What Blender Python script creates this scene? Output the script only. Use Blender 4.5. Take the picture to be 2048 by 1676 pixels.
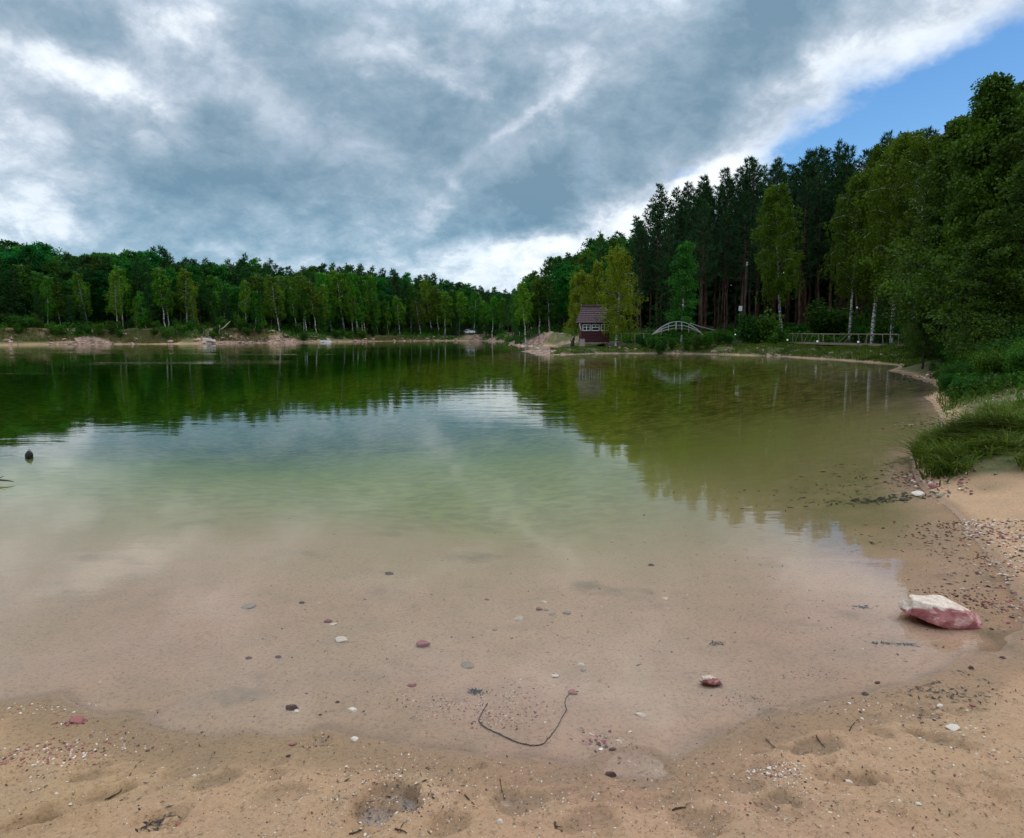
import bpy, bmesh, math, random
import numpy as np
from mathutils import Vector, Matrix, Euler

R = math.radians
rng = np.random.default_rng(7)
random.seed(7)
sc = bpy.context.scene
for o in list(bpy.data.objects):
    bpy.data.objects.remove(o, do_unlink=True)
COL = sc.collection

# ------------------------------------------------------------------ camera
W, H, F = 2048.0, 1676.0, 1334.0
CX, CY = W / 2, H / 2
HZ = 662.0
EYE = 1.9
P = math.atan((CY - HZ) / F)
cd = bpy.data.cameras.new("camera")
cam = bpy.data.objects.new("camera", cd)
COL.objects.link(cam)
cam.location = (0, 0, EYE)
cam.rotation_euler = (R(90) - P, 0, 0)
cd.sensor_width = 36.0
cd.lens = 36.0 * F / W
cd.clip_start = 0.05
cd.clip_end = 3000
sc.camera = cam
CP, SP = math.cos(P), math.sin(P)


def ray(px, py):
    a, b = (px - CX) / F, (CY - py) / F
    return (a, CP + b * SP, -SP + b * CP)


def ground(px, py, z=0.0):
    d = ray(px, py)
    t = (z - EYE) / d[2]
    return d[0] * t, d[1] * t


def col_at(px, Y):
    """x of the vertical plane through pixel column px (on the horizon) at depth Y"""
    d = ray(px, HZ)
    return d[0] / d[1] * Y


def z_at(py, Y):
    k = (CY - py) / F
    return EYE + Y * (k * CP - SP) / (CP + k * SP)


# ------------------------------------------------------------------ sky, sun, exposure
SUN_EL, SUN_AZ = R(50), R(52)          # azimuth measured from +Y towards +X
sd = bpy.data.lights.new("sun", 'SUN')
sd.energy = 0.8
sd.angle = R(14)
sd.color = (1.0, 0.90, 0.76)
sun = bpy.data.objects.new("sun", sd)
COL.objects.link(sun)
sv = Vector((math.sin(SUN_AZ) * math.cos(SUN_EL), math.cos(SUN_AZ) * math.cos(SUN_EL), math.sin(SUN_EL)))
sun.rotation_euler = sv.to_track_quat('Z', 'Y').to_euler()
sun.location = sv * 300

vs = sc.view_settings
vs.view_transform = 'Standard'
vs.look = 'None'
vs.gamma = 1
vs.exposure = 0.12
vs.use_curve_mapping = False
sc.cycles.max_bounces = 8
sc.cycles.diffuse_bounces = 3
sc.cycles.glossy_bounces = 4
sc.cycles.transmission_bounces = 4
sc.cycles.transparent_max_bounces = 12
sc.cycles.volume_bounces = 0
sc.cycles.use_denoising = True
sc.cycles.sample_clamp_indirect = 6
try:
    sc.cycles.denoiser = 'OPENIMAGEDENOISE'
except Exception:
    pass


class NT:
    """small helper for node trees"""
    def __init__(s, tree):
        s.t = tree
        s.n = tree.nodes
        s.l = tree.links

    def add(s, typ, **kw):
        n = s.n.new(typ)
        ins = kw.pop('ins', {})
        for k, v in kw.items():
            setattr(n, k, v)
        for k, v in ins.items():
            s.set(n.inputs[k], v)
        return n

    def set(s, sock, v):
        if isinstance(v, bpy.types.NodeSocket):
            s.l.new(v, sock)
        elif isinstance(v, bpy.types.Node):
            s.l.new(v.outputs[0], sock)
        else:
            if hasattr(sock, 'default_value') and isinstance(v, (tuple, list)) and len(v) == 3 and sock.type == 'RGBA':
                v = (*v, 1)
            sock.default_value = v

    def math(s, op, a, b=None, c=None, clamp=False):
        n = s.n.new('ShaderNodeMath')
        n.operation = op
        n.use_clamp = clamp
        s.set(n.inputs[0], a)
        if b is not None:
            s.set(n.inputs[1], b)
        if c is not None:
            s.set(n.inputs[2], c)
        return n.outputs[0]

    def vmath(s, op, a, b=None, out=0):
        n = s.n.new('ShaderNodeVectorMath')
        n.operation = op
        s.set(n.inputs[0], a)
        if b is not None:
            s.set(n.inputs[1], b)
        return n.outputs[out]

    def mix(s, f, a, b):
        n = s.n.new('ShaderNodeMix')
        n.data_type = 'RGBA'
        s.set(n.inputs[0], f)
        s.set(n.inputs[6], a)
        s.set(n.inputs[7], b)
        return n.outputs[2]

    def ramp(s, f, a, b, lo=0.0, hi=1.0, smooth=True):
        n = s.n.new('ShaderNodeMapRange')
        n.interpolation_type = 'SMOOTHSTEP' if smooth else 'LINEAR'
        s.set(n.inputs[0], f)
        n.inputs[1].default_value = a
        n.inputs[2].default_value = b
        n.inputs[3].default_value = lo
        n.inputs[4].default_value = hi
        return n.outputs[0]

    def noise(s, vec, scale, detail=4, rough=0.55, dist=0.0, out=0):
        n = s.n.new('ShaderNodeTexNoise')
        if vec is not None:
            s.set(n.inputs['Vector'], vec)
        n.inputs['Scale'].default_value = scale
        n.inputs['Detail'].default_value = detail
        n.inputs['Roughness'].default_value = rough
        n.inputs['Distortion'].default_value = dist
        return n.outputs[out]


world = bpy.data.worlds.new("World")
sc.world = world
world.use_nodes = True
world.node_tree.nodes.clear()
N = NT(world.node_tree)
tc = N.add('ShaderNodeTexCoord')
gen = tc.outputs['Generated']
sep = N.add('ShaderNodeSeparateXYZ', ins={0: gen})
X_, Y_, Z_ = sep.outputs
az = N.math('ARCTAN2', X_, Y_)
el = N.math('ARCSINE', Z_)
# cloud deck seen in perspective: direction projected onto a horizontal sheet
zz = N.math('ADD', N.math('ABSOLUTE', Z_), 0.55)
pv = N.add('ShaderNodeCombineXYZ', ins={0: N.math('DIVIDE', X_, zz), 1: N.math('DIVIDE', Y_, zz), 2: 0.0})
warp = N.noise(pv.outputs[0], 2.6, 6, 0.6, out=1)
wx = N.vmath('SUBTRACT', warp, (0.5, 0.5, 0.5))
wv = N.vmath('MULTIPLY', wx, (0.30, 0.20, 0.0))
ae = N.add('ShaderNodeCombineXYZ', ins={0: az, 1: el, 2: 0.0})
aev = N.vmath('ADD', ae.outputs[0], wv)


def sky_blob(px, py, rx, ry, ang, w):
    d = ray(px, py)
    l = math.sqrt(sum(c * c for c in d))
    a, e = math.atan2(d[0], d[1]), math.asin(d[2] / l)
    m = N.add('ShaderNodeMapping', vector_type='TEXTURE')
    N.set(m.inputs[0], aev)
    m.inputs[1].default_value = (a, e, 0)
    m.inputs[2].default_value = (0, 0, R(ang))
    k = math.cos(a) ** 1.3 if abs(px - 1024) > 500 else 1.0
    m.inputs[3].default_value = (rx / F * k, ry / F * k, 1)
    g = N.vmath('LENGTH', m.outputs[0], out=1)
    v = N.ramp(g, 1.30, 0.15)
    return N.math('MULTIPLY', v, w)


def total(blobs):
    s = None
    for b in blobs:
        v = sky_blob(*b)
        s = v if s is None else N.math('ADD', s, v)
    return s


dark = total([
    (120, 30, 260, 70, -6, .75), (590, 70, 70, 85, 0, .5), (700, 110, 260, 90, -10, .45),
    (450, 360, 330, 120, -6, .72), (700, 290, 400, 130, 12, .75), (980, 190, 230, 60, 22, .55),
    (1330, 225, 620, 105, 36, .95), (1050, 430, 200, 75, 20, .75), (1060, 300, 230, 80, 25, .55), (1420, 60, 260, 110, 20, .45),
    (960, 500, 90, 40, 0, .35), (130, 200, 120, 60, -30, .35), (500, 480, 420, 40, 0, .35),
    (1000, 60, 220, 60, 0, .25), (950, -330, 900, 150, 6, .35), (300, -700, 700, 170, -20, .4)])
lite = total([
    (400, 40, 110, 60, 0, .75), (150, 130, 240, 40, -5, .6), (330, 165, 160, 70, 0, .35),
    (1150, 150, 100, 50, 0, .70), (1040, 208, 90, 16, 24, .55), (1290, 430, 330, 40, 28, .6),
    (1000, 530, 180, 45, 5, .7), (840, 128, 130, 14, -4, .5), (60, 400, 130, 140, 0, .3),
    (1640, 190, 420, 70, 34, .30), (1850, 40, 330, 40, 12, .35), (1560, 300, 220, 45, 22, .6),
    (900, 410, 26, 130, -38, .30), (940, 580, 250, 30, 0, .45), (1200, -250, 420, 120, 20, .5),
    (300, -400, 500, 140, 0, .45), (900, -900, 900, 200, 0, .35)])
blue = total([
    (1860, 165, 360, 120, 14, 1.15), (2080, 150, 260, 160, 20, .7), (1720, 235, 210, 70, 20, .7),
    (1355, 350, 70, 16, 15, .5), (2500, 100, 420, 260, 20, .9), (1650, 272, 60, 12, 10, .4)])
n1 = N.noise(pv.outputs[0], 3.6, 10, 0.63, 0.3)
n2 = N.noise(pv.outputs[0], 12.0, 8, 0.68, 0.25)
n3 = N.noise(pv.outputs[0], 1.4, 4, 0.5)
nn = N.math('ADD', N.math('MULTIPLY', N.math('SUBTRACT', n1, 0.5), 1.55), N.math('MULTIPLY', N.math('SUBTRACT', n2, 0.5), 1.15))
nn = N.math('ADD', nn, N.math('MULTIPLY', N.math('SUBTRACT', n3, 0.5), 0.4))
# billows: folded noise gives the rounded, hard-edged heads of cumulus
n4 = N.noise(N.vmath('ADD', pv.outputs[0], N.vmath('MULTIPLY', wx, (0.25, 0.25, 0.0))), 4.6, 6, 0.62)
bil = N.math('ABSOLUTE', N.math('SUBTRACT', N.math('MULTIPLY', n4, 2.0), 1.0))
nn = N.math('ADD', nn, N.math('MULTIPLY', N.math('SUBTRACT', 0.20, bil), 1.1))
T = N.math('ADD', N.math('MULTIPLY', N.math('SUBTRACT', dark, lite), 0.66), nn)
T = N.math('ADD', T, 0.10)
t1 = N.ramp(T, -0.40, 1.15, smooth=False)
cr = N.add('ShaderNodeValToRGB', ins={0: t1})
E = cr.color_ramp.elements
E[0].position = 0.0
E[0].color = (0.86, 0.90, 0.93, 1)
E[1].position = 1.0
E[1].color = (0.165, 0.265, 0.355, 1)
for p_, c_ in ((0.16, (0.72, 0.78, 0.84)), (0.34, (0.50, 0.57, 0.66)), (0.52, (0.35, 0.44, 0.53)), (0.74, (0.245, 0.345, 0.435))):
    e_ = E.new(p_)
    e_.color = (*c_, 1)
# bluer, more saturated cloud low down towards the left
low = N.ramp(el, 0.26, 0.02)
leftish = N.ramp(az, 0.35, -0.15)
cc = N.mix(N.math('MULTIPLY', N.math('MULTIPLY', low, leftish), 0.75), cr.outputs[0],
           N.mix(1.0, cr.outputs[0], (0.5, 0.5, 0.5)))
tint = N.add('ShaderNodeMix', data_type='RGBA', blend_type='MULTIPLY')
N.set(tint.inputs[0], N.math('MULTIPLY', N.math('MULTIPLY', low, leftish), t1))
N.set(tint.inputs[6], cr.outputs[0])
N.set(tint.inputs[7], (0.62, 0.96, 1.06, 1))
ccol = tint.outputs[2]
# behind and above the camera the cloud is boosted to brighten the water's reflections
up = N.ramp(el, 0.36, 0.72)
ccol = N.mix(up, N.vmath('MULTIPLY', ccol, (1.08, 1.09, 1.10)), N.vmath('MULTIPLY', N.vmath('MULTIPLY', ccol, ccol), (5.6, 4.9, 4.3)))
sky = N.add('ShaderNodeTexSky', sky_type='NISHITA')
sky.sun_disc = False
sky.sun_elevation = SUN_EL
sky.sun_rotation = SUN_AZ
sky.air_density = 1.0
sky.dust_density = 0.2
sky.ozone_density = 3.0
hs = N.add('ShaderNodeHueSaturation', ins={'Saturation': 1.28, 'Value': 1.0, 'Color': sky.outputs[0]})
bg1 = N.add('ShaderNodeBackground', ins={0: hs.outputs[0], 1: 0.10})
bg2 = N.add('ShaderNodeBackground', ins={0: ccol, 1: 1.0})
cov = N.math('SUBTRACT', blue, N.math('MULTIPLY', nn, 0.75))
cov = N.ramp(cov, 0.0, 1.15)
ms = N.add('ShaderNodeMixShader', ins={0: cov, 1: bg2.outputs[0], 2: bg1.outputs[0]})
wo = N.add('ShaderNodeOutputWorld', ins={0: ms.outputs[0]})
world.cycles.sampling_method = 'MANUAL'
world.cycles.sample_map_resolution = 512


# ------------------------------------------------------------------ numpy helpers
def vnoise(x, y, seed=0):
    xi = np.floor(x).astype(np.int64)
    yi = np.floor(y).astype(np.int64)
    fx, fy = x - xi, y - yi
    fx = fx * fx * (3 - 2 * fx)
    fy = fy * fy * (3 - 2 * fy)

    def hsh(a, b):
        h = (a * 374761393 + b * 668265263 + seed * 974634777) & 0xffffffff
        h = ((h ^ (h >> 13)) * 1274126177) & 0xffffffff
        return ((h ^ (h >> 16)) & 0xffff) / 65535.0
    a = hsh(xi, yi) * (1 - fx) + hsh(xi + 1, yi) * fx
    b = hsh(xi, yi + 1) * (1 - fx) + hsh(xi + 1, yi + 1) * fx
    return (a * (1 - fy) + b * fy) * 2 - 1


def fbm(x, y, f, oct=4, seed=0, gain=0.5):
    s, a, t = 0, 1.0, 0
    for i in range(oct):
        s = s + a * vnoise(x * f, y * f, seed + i * 17)
        t += a
        a *= gain
        f *= 2.03
    return s / t


def sstep(x, a, b):
    t = np.clip((x - a) / (b - a), 0, 1)
    return t * t * (3 - 2 * t)


# ------------------------------------------------------------------ lake outline (points on the water plane)
# px, py, bank height, bank width, bed slope
SH = [
    (-260, 1440, .35, 6, .06), (0, 1405, .35, 6, .06), (60, 1398, .35, 6, .06), (100, 1392, .35, 6, .06), (135, 1422, .35, 6, .05), (200, 1440, .35, 6, .05),
    (243, 1430, .35, 6, .05), (290, 1450, .35, 6, .05), (335, 1462, .35, 6, .05), (385, 1468, .35, 6, .05),
    (432, 1482, .35, 6, .05), (468, 1464, .35, 6, .05), (520, 1468, .35, 6, .04), (560, 1478, .35, 6, .04),
    (640, 1466, .35, 6, .035), (760, 1484, .35, 6, .035), (900, 1506, .35, 6, .035), (1060, 1522, .35, 6, .035),
    (1190, 1545, .35, 6, .035), (1320, 1536, .35, 6, .035), (1420, 1486, .35, 6, .04), (1500, 1440, .35, 6, .05),
    (1580, 1430, .35, 6, .06), (1700, 1402, .35, 6, .06), (1830, 1372, .35, 6, .06), (1900, 1340, .35, 6, .06), (1945, 1312, .35, 6, .05),
    (1992, 1302, .30, 5, .04), (2040, 1262, .35, 5, .04), (2050, 1215, .4, 4, .05), (2010, 1150, .4, 3, .10), (1965, 1090, .4, 3, .13),
    (1925, 1035, .4, 3, .15), (1885, 1005, .5, 2, .15), (1845, 985, .6, 1.6, .16), (1832, 955, .6, 1.6, .18),
    (1822, 912, .7, 1.6, .18), (1850, 880, .7, 2, .18), (1885, 862, .7, 2.5, .18), (1890, 840, .7, 2.5, .18), (1868, 815, .8, 2, .18),
    (1852, 795, .8, 2, .2), (1880, 778, .8, 3, .2), (1850, 762, .7, 3, .15), (1810, 749, .6, 3, .12), (1775, 741, .6, 3, .12),
    (1800, 731, .7, 3, .05), (1700, 722, .7, 3, .10), (1560, 713, .7, 3, .12), (1450, 709, .7, 3, .12),
    (1330, 707, .6, 2.5, .12), (1200, 707, .34, 2.5, .12), (1120, 710, .30, 2.5, .12), (1062, 708, .45, 2.5, .12), (1040, 702.5, .4, 2.5, .12),
    (1075, 698, .5, 4, .12), (1120, 694.5, .8, 5, .1), (1060, 691.8, 1.6, 6, .12), (1022, 689, 2.2, 7, .15), (1017, 685.5, 2.2, 7, .15),
    (1008, 683, 1.6, 6, .2), (960, 681.5, 1.2, 7, .2), (880, 681.5, 1.2, 7, .2), (800, 682, 1.4, 7, .2), (700, 683.5, 1.8, 6, .2),
    (640, 684.5, 2.2, 6, .2), (560, 685.5, 2.5, 5, .2), (480, 686, 2.5, 5, .2), (400, 687.5, 2.5, 6, .2),
    (300, 688.2, 2.2, 5, .2), (230, 688.2, 2.4, 5, .2), (150, 688.6, 2.4, 6, .2), (60, 689.5, 2.6, 6, .2), (0, 690.5, 2.6, 6, .2),
    (-150, 694, 2.6, 6, .2), (-400, 702, 2.6, 6, .2), (-900, 730, 2.2, 6, .2)]
pts = [(*ground(a, b), h_, w_, s_) for a, b, h_, w_, s_ in SH]
pts += [(-70, 22, 1.2, 6, .1), (-40, 8, .6, 6, .08), (-16, 4.2, .4, 6, .06), (-7, 3.55, .35, 6, .06)]
PT = np.array(pts)
# subdivide with a little wobble
seg = []
for i in range(len(PT)):
    a, b = PT[i], PT[(i + 1) % len(PT)]
    L_ = np.hypot(*(b[:2] - a[:2]))
    n_ = int(np.clip(L_ / max(0.12, 0.05 * np.hypot(*a[:2])), 1, 8))
    for k in range(n_):
        seg.append(a + (b - a) * k / n_)
SG = np.array(seg)
dist0 = np.hypot(SG[:, 0], SG[:, 1])
am = 0.006 * dist0 + 0.012
SG[:, 0] += fbm(SG[:, 0], SG[:, 1], 0.9, 3, 3) * am
SG[:, 1] += fbm(SG[:, 0], SG[:, 1], 0.9, 3, 5) * am


def shore(x, y):
    """signed distance to the shoreline (land positive) and interpolated bank parameters"""
    x = np.atleast_1d(x).astype(float)
    y = np.atleast_1d(y).astype(float)
    out_d = np.empty(x.shape)
    par = np.empty(x.shape + (3,))
    A = SG
    B = np.roll(SG, -1, axis=0)
    for s in range(0, len(x), 20000):
        xs, ys = x[s:s + 20000, None], y[s:s + 20000, None]
        dx, dy = B[:, 0] - A[:, 0], B[:, 1] - A[:, 1]
        t = np.clip(((xs - A[:, 0]) * dx + (ys - A[:, 1]) * dy) / (dx * dx + dy * dy + 1e-12), 0, 1)
        d2 = (xs - A[:, 0] - t * dx) ** 2 + (ys - A[:, 1] - t * dy) ** 2
        cr_ = ((A[:, 1] > ys) != (B[:, 1] > ys)) & (xs < (B[:, 0] - A[:, 0]) * (ys - A[:, 1]) / (B[:, 1] - A[:, 1] + 1e-12) + A[:, 0])
        ins = cr_.sum(1) % 2 == 1
        d = np.sqrt(d2.min(1))
        out_d[s:s + 20000] = np.where(ins, -d, d)
        w = 1.0 / (d2 + 0.02 * d2.min(1, keepdims=True) + 1e-4) ** 2
        w *= np.hypot(dx, dy) + 1e-6
        par[s:s + 20000] = (w @ A[:, 2:5]) / w.sum(1, keepdims=True)
    return out_d, par


# footprints and hollows on the near sand: px, py, rx, ry (m), depth, angle
DENT = [(1275, 1530, .16, .14, .012, 0), (780, 1600, .15, .12, .030, .4), (735, 1640, .10, .12, .026, .2), (640, 1475, .07, .05, .010, 0),
        (820, 1585, .05, .04, .018, 0), (1640, 1490, .14, .07, .014, .5), (1700, 1560, .16, .07, .016, -.3), (1880, 1480, .16, .06, .018, -.6),
        (1830, 1420, .12, .05, .012, -.5), (1560, 1610, .14, .09, .014, .3), (150, 1620, .22, .06, .024, .8), (60, 1660, .16, .06, .022, .7),
        (430, 1560, .12, .06, .014, .6), (320, 1650, .10, .08, .020, .4), (1180, 1640, .13, .08, .012, .2), (1400, 1640, .12, .10, .012, -.2),
        (1950, 1600, .16, .08, .016, -.4), (960, 1525, .03, .025, .012, 0), (1040, 1600, .12, .08, .012, 0), (560, 1590, .13, .08, .012, .3),
        (1750, 1650, .15, .1, .014, 0), (1480, 1560, .1, .07, .008, 0), (900, 1650, .1, .08, .02, .2)]
DENT = [(*ground(a, b, .04), c, d, e * 1.35, f) for a, b, c, d, e, f in DENT]
rd = random.Random(77)
for _ in range(150):                    # scuffs, toe marks and heel marks
    a, b = rd.uniform(0, 2048), rd.uniform(1490, 1690)
    if b < 1560 and 600 < a < 1500:
        continue
    r_ = rd.uniform(.012, .045)
    DENT.append((*ground(a, b, .04), r_ * rd.uniform(1, 2.6), r_, r_ * .21, rd.uniform(0, 1.2)))
for _ in range(70):
    a = rd.uniform(1500, 2048)
    b = rd.uniform(1400, 1660)
    r_ = rd.uniform(.015, .05)
    DENT.append((*ground(a, b, .04), r_ * rd.uniform(1, 2.6), r_, r_ * .21, rd.uniform(-.7, .3)))


def height(x, y, fine=True):
    x = np.atleast_1d(x).astype(float)
    y = np.atleast_1d(y).astype(float)
    d, par = shore(x, y)
    Hb, Wb, sl = par[:, 0], par[:, 1], par[:, 2]
    r = np.hypot(x, y)
    far = sstep(r, 12, 40)
    dl = np.maximum(d, 0)
    e = fbm(x, y, 0.35, 3, 11)
    land = Hb * (1 - np.exp(-(dl / (Wb * (0.55 + 0.25 * e * far))) ** (1 + 0.6 * far)))
    land += far * (0.06 * np.clip(dl - 8, 0, 30) + 0.02 * np.clip(dl - 40, 0, 400))
    land += (1 - far) * 0.012 * np.clip(dl - 3, 0, 20)
    land += far * sstep(dl, 0.2, 3) * (0.30 * fbm(x, y, 0.45, 4, 21) + 0.12 * fbm(x, y, 1.7, 3, 23))
    dw = np.maximum(-d, 0)
    deep = sl * dw + 0.0042 * dw ** 2
    deep = 5.0 * (1 - np.exp(-deep / 5.0))
    bed = -deep * (1 + 0.12 * fbm(x, y, 0.25, 3, 31))
    land = land * (1 - .62 * np.exp(-((x - col_at(1180, 61.5)) / 3.0) ** 2 - ((y - 62.0) / 2.6) ** 2))
    kx, ky = col_at(1086, 86), 86.0
    kn = np.exp(-(((x - kx) / np.where(x > kx, 6.5, 3.4)) ** 2 + ((y - ky) / 5.0) ** 2)) * (1 + .25 * fbm(x, y, .45, 3, 29))
    land = land * (1 - .8 * kn) + kn * (1.7 + .7 * fbm(x, y, .8, 4, 25)) * sstep(dl, 0, 2.2)
    z = np.where(d > 0, land, bed)
    if fine:
        near = 1 - sstep(r, 9, 16)
        dry = sstep(d, 0.0, 0.5)
        und = 0.003 * fbm(x, y, 3, 3, 41)
        rough = 0.018 * fbm(x, y, 9, 4, 43, 0.6) * (0.35 + 0.65 * sstep(fbm(x, y, 1.3, 3, 47), -0.35, 0.35))
        u, v = x * 0.83 + y * 0.55, -x * 0.55 + y * 0.83
        ruts = 0.006 * fbm(u * 0.35, v, 6.5, 3, 51) * sstep(-x + 0.3 * y, -0.5, 1.5)
        z = z + near * (und + dry * (rough + ruts) + (1 - dry) * 0.0022 * fbm(x, y, 5, 3, 45))
        # small swash step along the waterline
        z = z + near * 0.009 * (sstep(d, 0.0, 0.035) - sstep(d, 0.06, 0.26))
        for cx, cy, rx, ry, dp, a in DENT:
            c, s_ = math.cos(a), math.sin(a)
            m_ = np.nonzero((np.abs(x - cx) < 2.1 * rx + .02) & (np.abs(y - cy) < 2.1 * rx + .02))[0]
            if not len(m_):
                continue
            xs, ys = x[m_], y[m_]
            ux = ((xs - cx) * c + (ys - cy) * s_) / rx
            uy = (-(xs - cx) * s_ + (ys - cy) * c) / ry
            q = np.sqrt(ux * ux + uy * uy) + 0.30 * fbm(xs, ys, 14, 2, 61)
            z[m_] += -dp * (1 - sstep(q, 0.55, 1.05)) + 0.40 * dp * np.exp(-((q - 1.2) / 0.22) ** 2)
    return z


def hz(x, y):
    return float(height(np.array([x]), np.array([y]), False)[0])


# ------------------------------------------------------------------ mesh builders
def mesh_np(name, V, Fq, mats, midx=None, smooth=False):
    """V (N,3), Fq (M,k) all faces with k corners"""
    me = bpy.data.meshes.new(name)
    V = np.asarray(V, dtype=np.float32)
    Fq = np.asarray(Fq, dtype=np.int32)
    k = Fq.shape[1]
    me.vertices.add(len(V))
    me.vertices.foreach_set("co", V.ravel())
    me.loops.add(Fq.size)
    me.loops.foreach_set("vertex_index", Fq.ravel())
    me.polygons.add(len(Fq))
    me.polygons.foreach_set("loop_start", np.arange(len(Fq), dtype=np.int32) * k)
    me.polygons.foreach_set("loop_total", np.full(len(Fq), k, dtype=np.int32))
    for m in (mats if isinstance(mats, (list, tuple)) else [mats]):
        me.materials.append(m)
    if midx is not None:
        me.polygons.foreach_set("material_index", np.asarray(midx, dtype=np.int32))
    me.polygons.foreach_set("use_smooth", np.full(len(Fq), bool(smooth), dtype=bool))
    me.update(calc_edges=True)
    return me


def link(name, me, parent=None, loc=(0, 0, 0), rot=(0, 0, 0), scale=(1, 1, 1)):
    o = bpy.data.objects.new(name, me)
    COL.objects.link(o)
    o.location = loc
    o.rotation_euler = rot
    o.scale = scale
    if parent is not None:
        o.parent = parent
    return o


def tag(o, label=None, cat=None, group=None, kind=None):
    if label:
        o['label'] = label
    if cat:
        o['category'] = cat
    if group:
        o['group'] = group
    if kind:
        o['kind'] = kind
    return o


class Q:
    """collects quads"""
    def __init__(s):
        s.v, s.f, s.m, s.n = [], [], [], 0

    def add(s, V, Fc, m=0):
        V = np.asarray(V, float)
        Fc = np.asarray(Fc, int)
        s.v.append(V)
        s.f.append(Fc + s.n)
        s.m.append(np.full(len(Fc), m))
        s.n += len(V)

    def tube(s, P_, r, sides=6, m=0, cap=False):
        P_ = np.asarray(P_, float)
        n = len(P_)
        r = np.broadcast_to(np.asarray(r, float), (n,))
        T_ = np.gradient(P_, axis=0)
        T_ /= np.linalg.norm(T_, axis=1, keepdims=True) + 1e-9
        ref = np.array([0, 0, 1.0]) if abs(T_[:, 2]).mean() < .8 else np.array([1.0, 0, 0])
        a = np.cross(T_, ref)
        a /= np.linalg.norm(a, axis=1, keepdims=True) + 1e-9
        b = np.cross(T_, a)
        th = np.arange(sides) / sides * 2 * np.pi
        V = P_[:, None] + r[:, None, None] * (a[:, None] * np.cos(th)[None, :, None] + b[:, None] * np.sin(th)[None, :, None])
        i = np.arange(n - 1)[:, None] * sides
        j = np.arange(sides)[None]
        j2 = (j + 1) % sides
        Fc = np.stack([i + j, i + j2, i + sides + j2, i + sides + j], -1).reshape(-1, 4)
        V = V.reshape(-1, 3)
        if cap:
            c0, c1 = len(V), len(V) + 1
            V = np.vstack([V, P_[:1], P_[-1:]])
            ks = np.arange(0, sides, 2)
            f0 = np.stack([np.full(len(ks), c0), (ks + 2) % sides, (ks + 1) % sides, ks], -1)
            e = (n - 1) * sides
            f1 = np.stack([np.full(len(ks), c1), e + ks, e + (ks + 1) % sides, e + (ks + 2) % sides], -1)
            Fc = np.vstack([Fc, f0, f1])
        s.add(V, Fc, m)

    def box(s, c, d, m=0, rot=None):
        c = np.asarray(c, float)
        d = np.asarray(d, float) / 2
        V = np.array([[x, y, z] for z in (-1, 1) for y in (-1, 1) for x in (-1, 1)], float) * d
        if rot is not None:
            V = V @ np.array(Euler(rot).to_matrix()).T
        Fc = [[0, 2, 3, 1], [4, 5, 7, 6], [0, 1, 5, 4], [2, 6, 7, 3], [0, 4, 6, 2], [1, 3, 7, 5]]
        s.add(V + c, Fc, m)

    def bar(s, a, b, w, h=None, m=0):
        """square bar between two points"""
        h = h or w
        a, b = np.asarray(a, float), np.asarray(b, float)
        t = b - a
        L_ = np.linalg.norm(t)
        t /= L_
        ref = np.array([0, 0, 1.0]) if abs(t[2]) < .95 else np.array([0, 1.0, 0])
        u = np.cross(t, ref)
        u /= np.linalg.norm(u)
        v = np.cross(u, t)
        V = []
        for e in (a, b):
            for sx, sy in ((-1, -1), (1, -1), (1, 1), (-1, 1)):
                V.append(e + u * w / 2 * sx + v * h / 2 * sy)
        s.add(V, [[0, 1, 2, 3], [7, 6, 5, 4], [0, 4, 5, 1], [1, 5, 6, 2], [2, 6, 7, 3], [3, 7, 4, 0]], m)

    def leaves(s, C, A, B, m=0):
        """rhombic leaves: centres C, half-axes A and B"""
        n = len(C)
        V = np.stack([C - A, C + B, C + A, C - B], 1).reshape(-1, 3)
        Fc = np.arange(n * 4).reshape(-1, 4)
        s.add(V, Fc, m)

    def mesh(s, name, mats, smooth=False):
        return mesh_np(name, np.vstack(s.v), np.vstack(s.f), mats, np.concatenate(s.m), smooth)


def randdir(n, g=rng):
    v = g.normal(size=(n, 3))
    return v / np.linalg.norm(v, axis=1, keepdims=True)


# ------------------------------------------------------------------ materials
def new_mat(name):
    m = bpy.data.materials.new(name)
    m.use_nodes = True
    m.node_tree.nodes.clear()
    n = NT(m.node_tree)
    out = n.add('ShaderNodeOutputMaterial')
    return m, n, out


def plain(name, col, rough=0.6, var=0.12, scale=8.0, bump=0.0, spec=0.3, metal=0.0, detail=5, stretch=(1, 1, 1)):
    m, n, out = new_mat(name)
    t = n.add('ShaderNodeTexCoord')
    mp = n.add('ShaderNodeMapping')
    n.set(mp.inputs[0], t.outputs['Object'])
    mp.inputs[3].default_value = stretch
    nz = n.noise(mp.outputs[0], scale, detail, 0.6)
    c = n.mix(n.ramp(nz, 0.3, 0.7), tuple(x * (1 - var) for x in col), tuple(min(1, x * (1 + var)) for x in col))
    b = n.add('ShaderNodeBsdfPrincipled', ins={'Base Color': c, 'Roughness': rough, 'Metallic': metal})
    b.inputs['Specular IOR Level'].default_value = spec
    if bump:
        bp = n.add('ShaderNodeBump', ins={'Height': nz, 'Distance': bump, 'Strength': 0.8})
        n.set(b.inputs['Normal'], bp)
    n.set(out.inputs[0], b)
    return m


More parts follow.
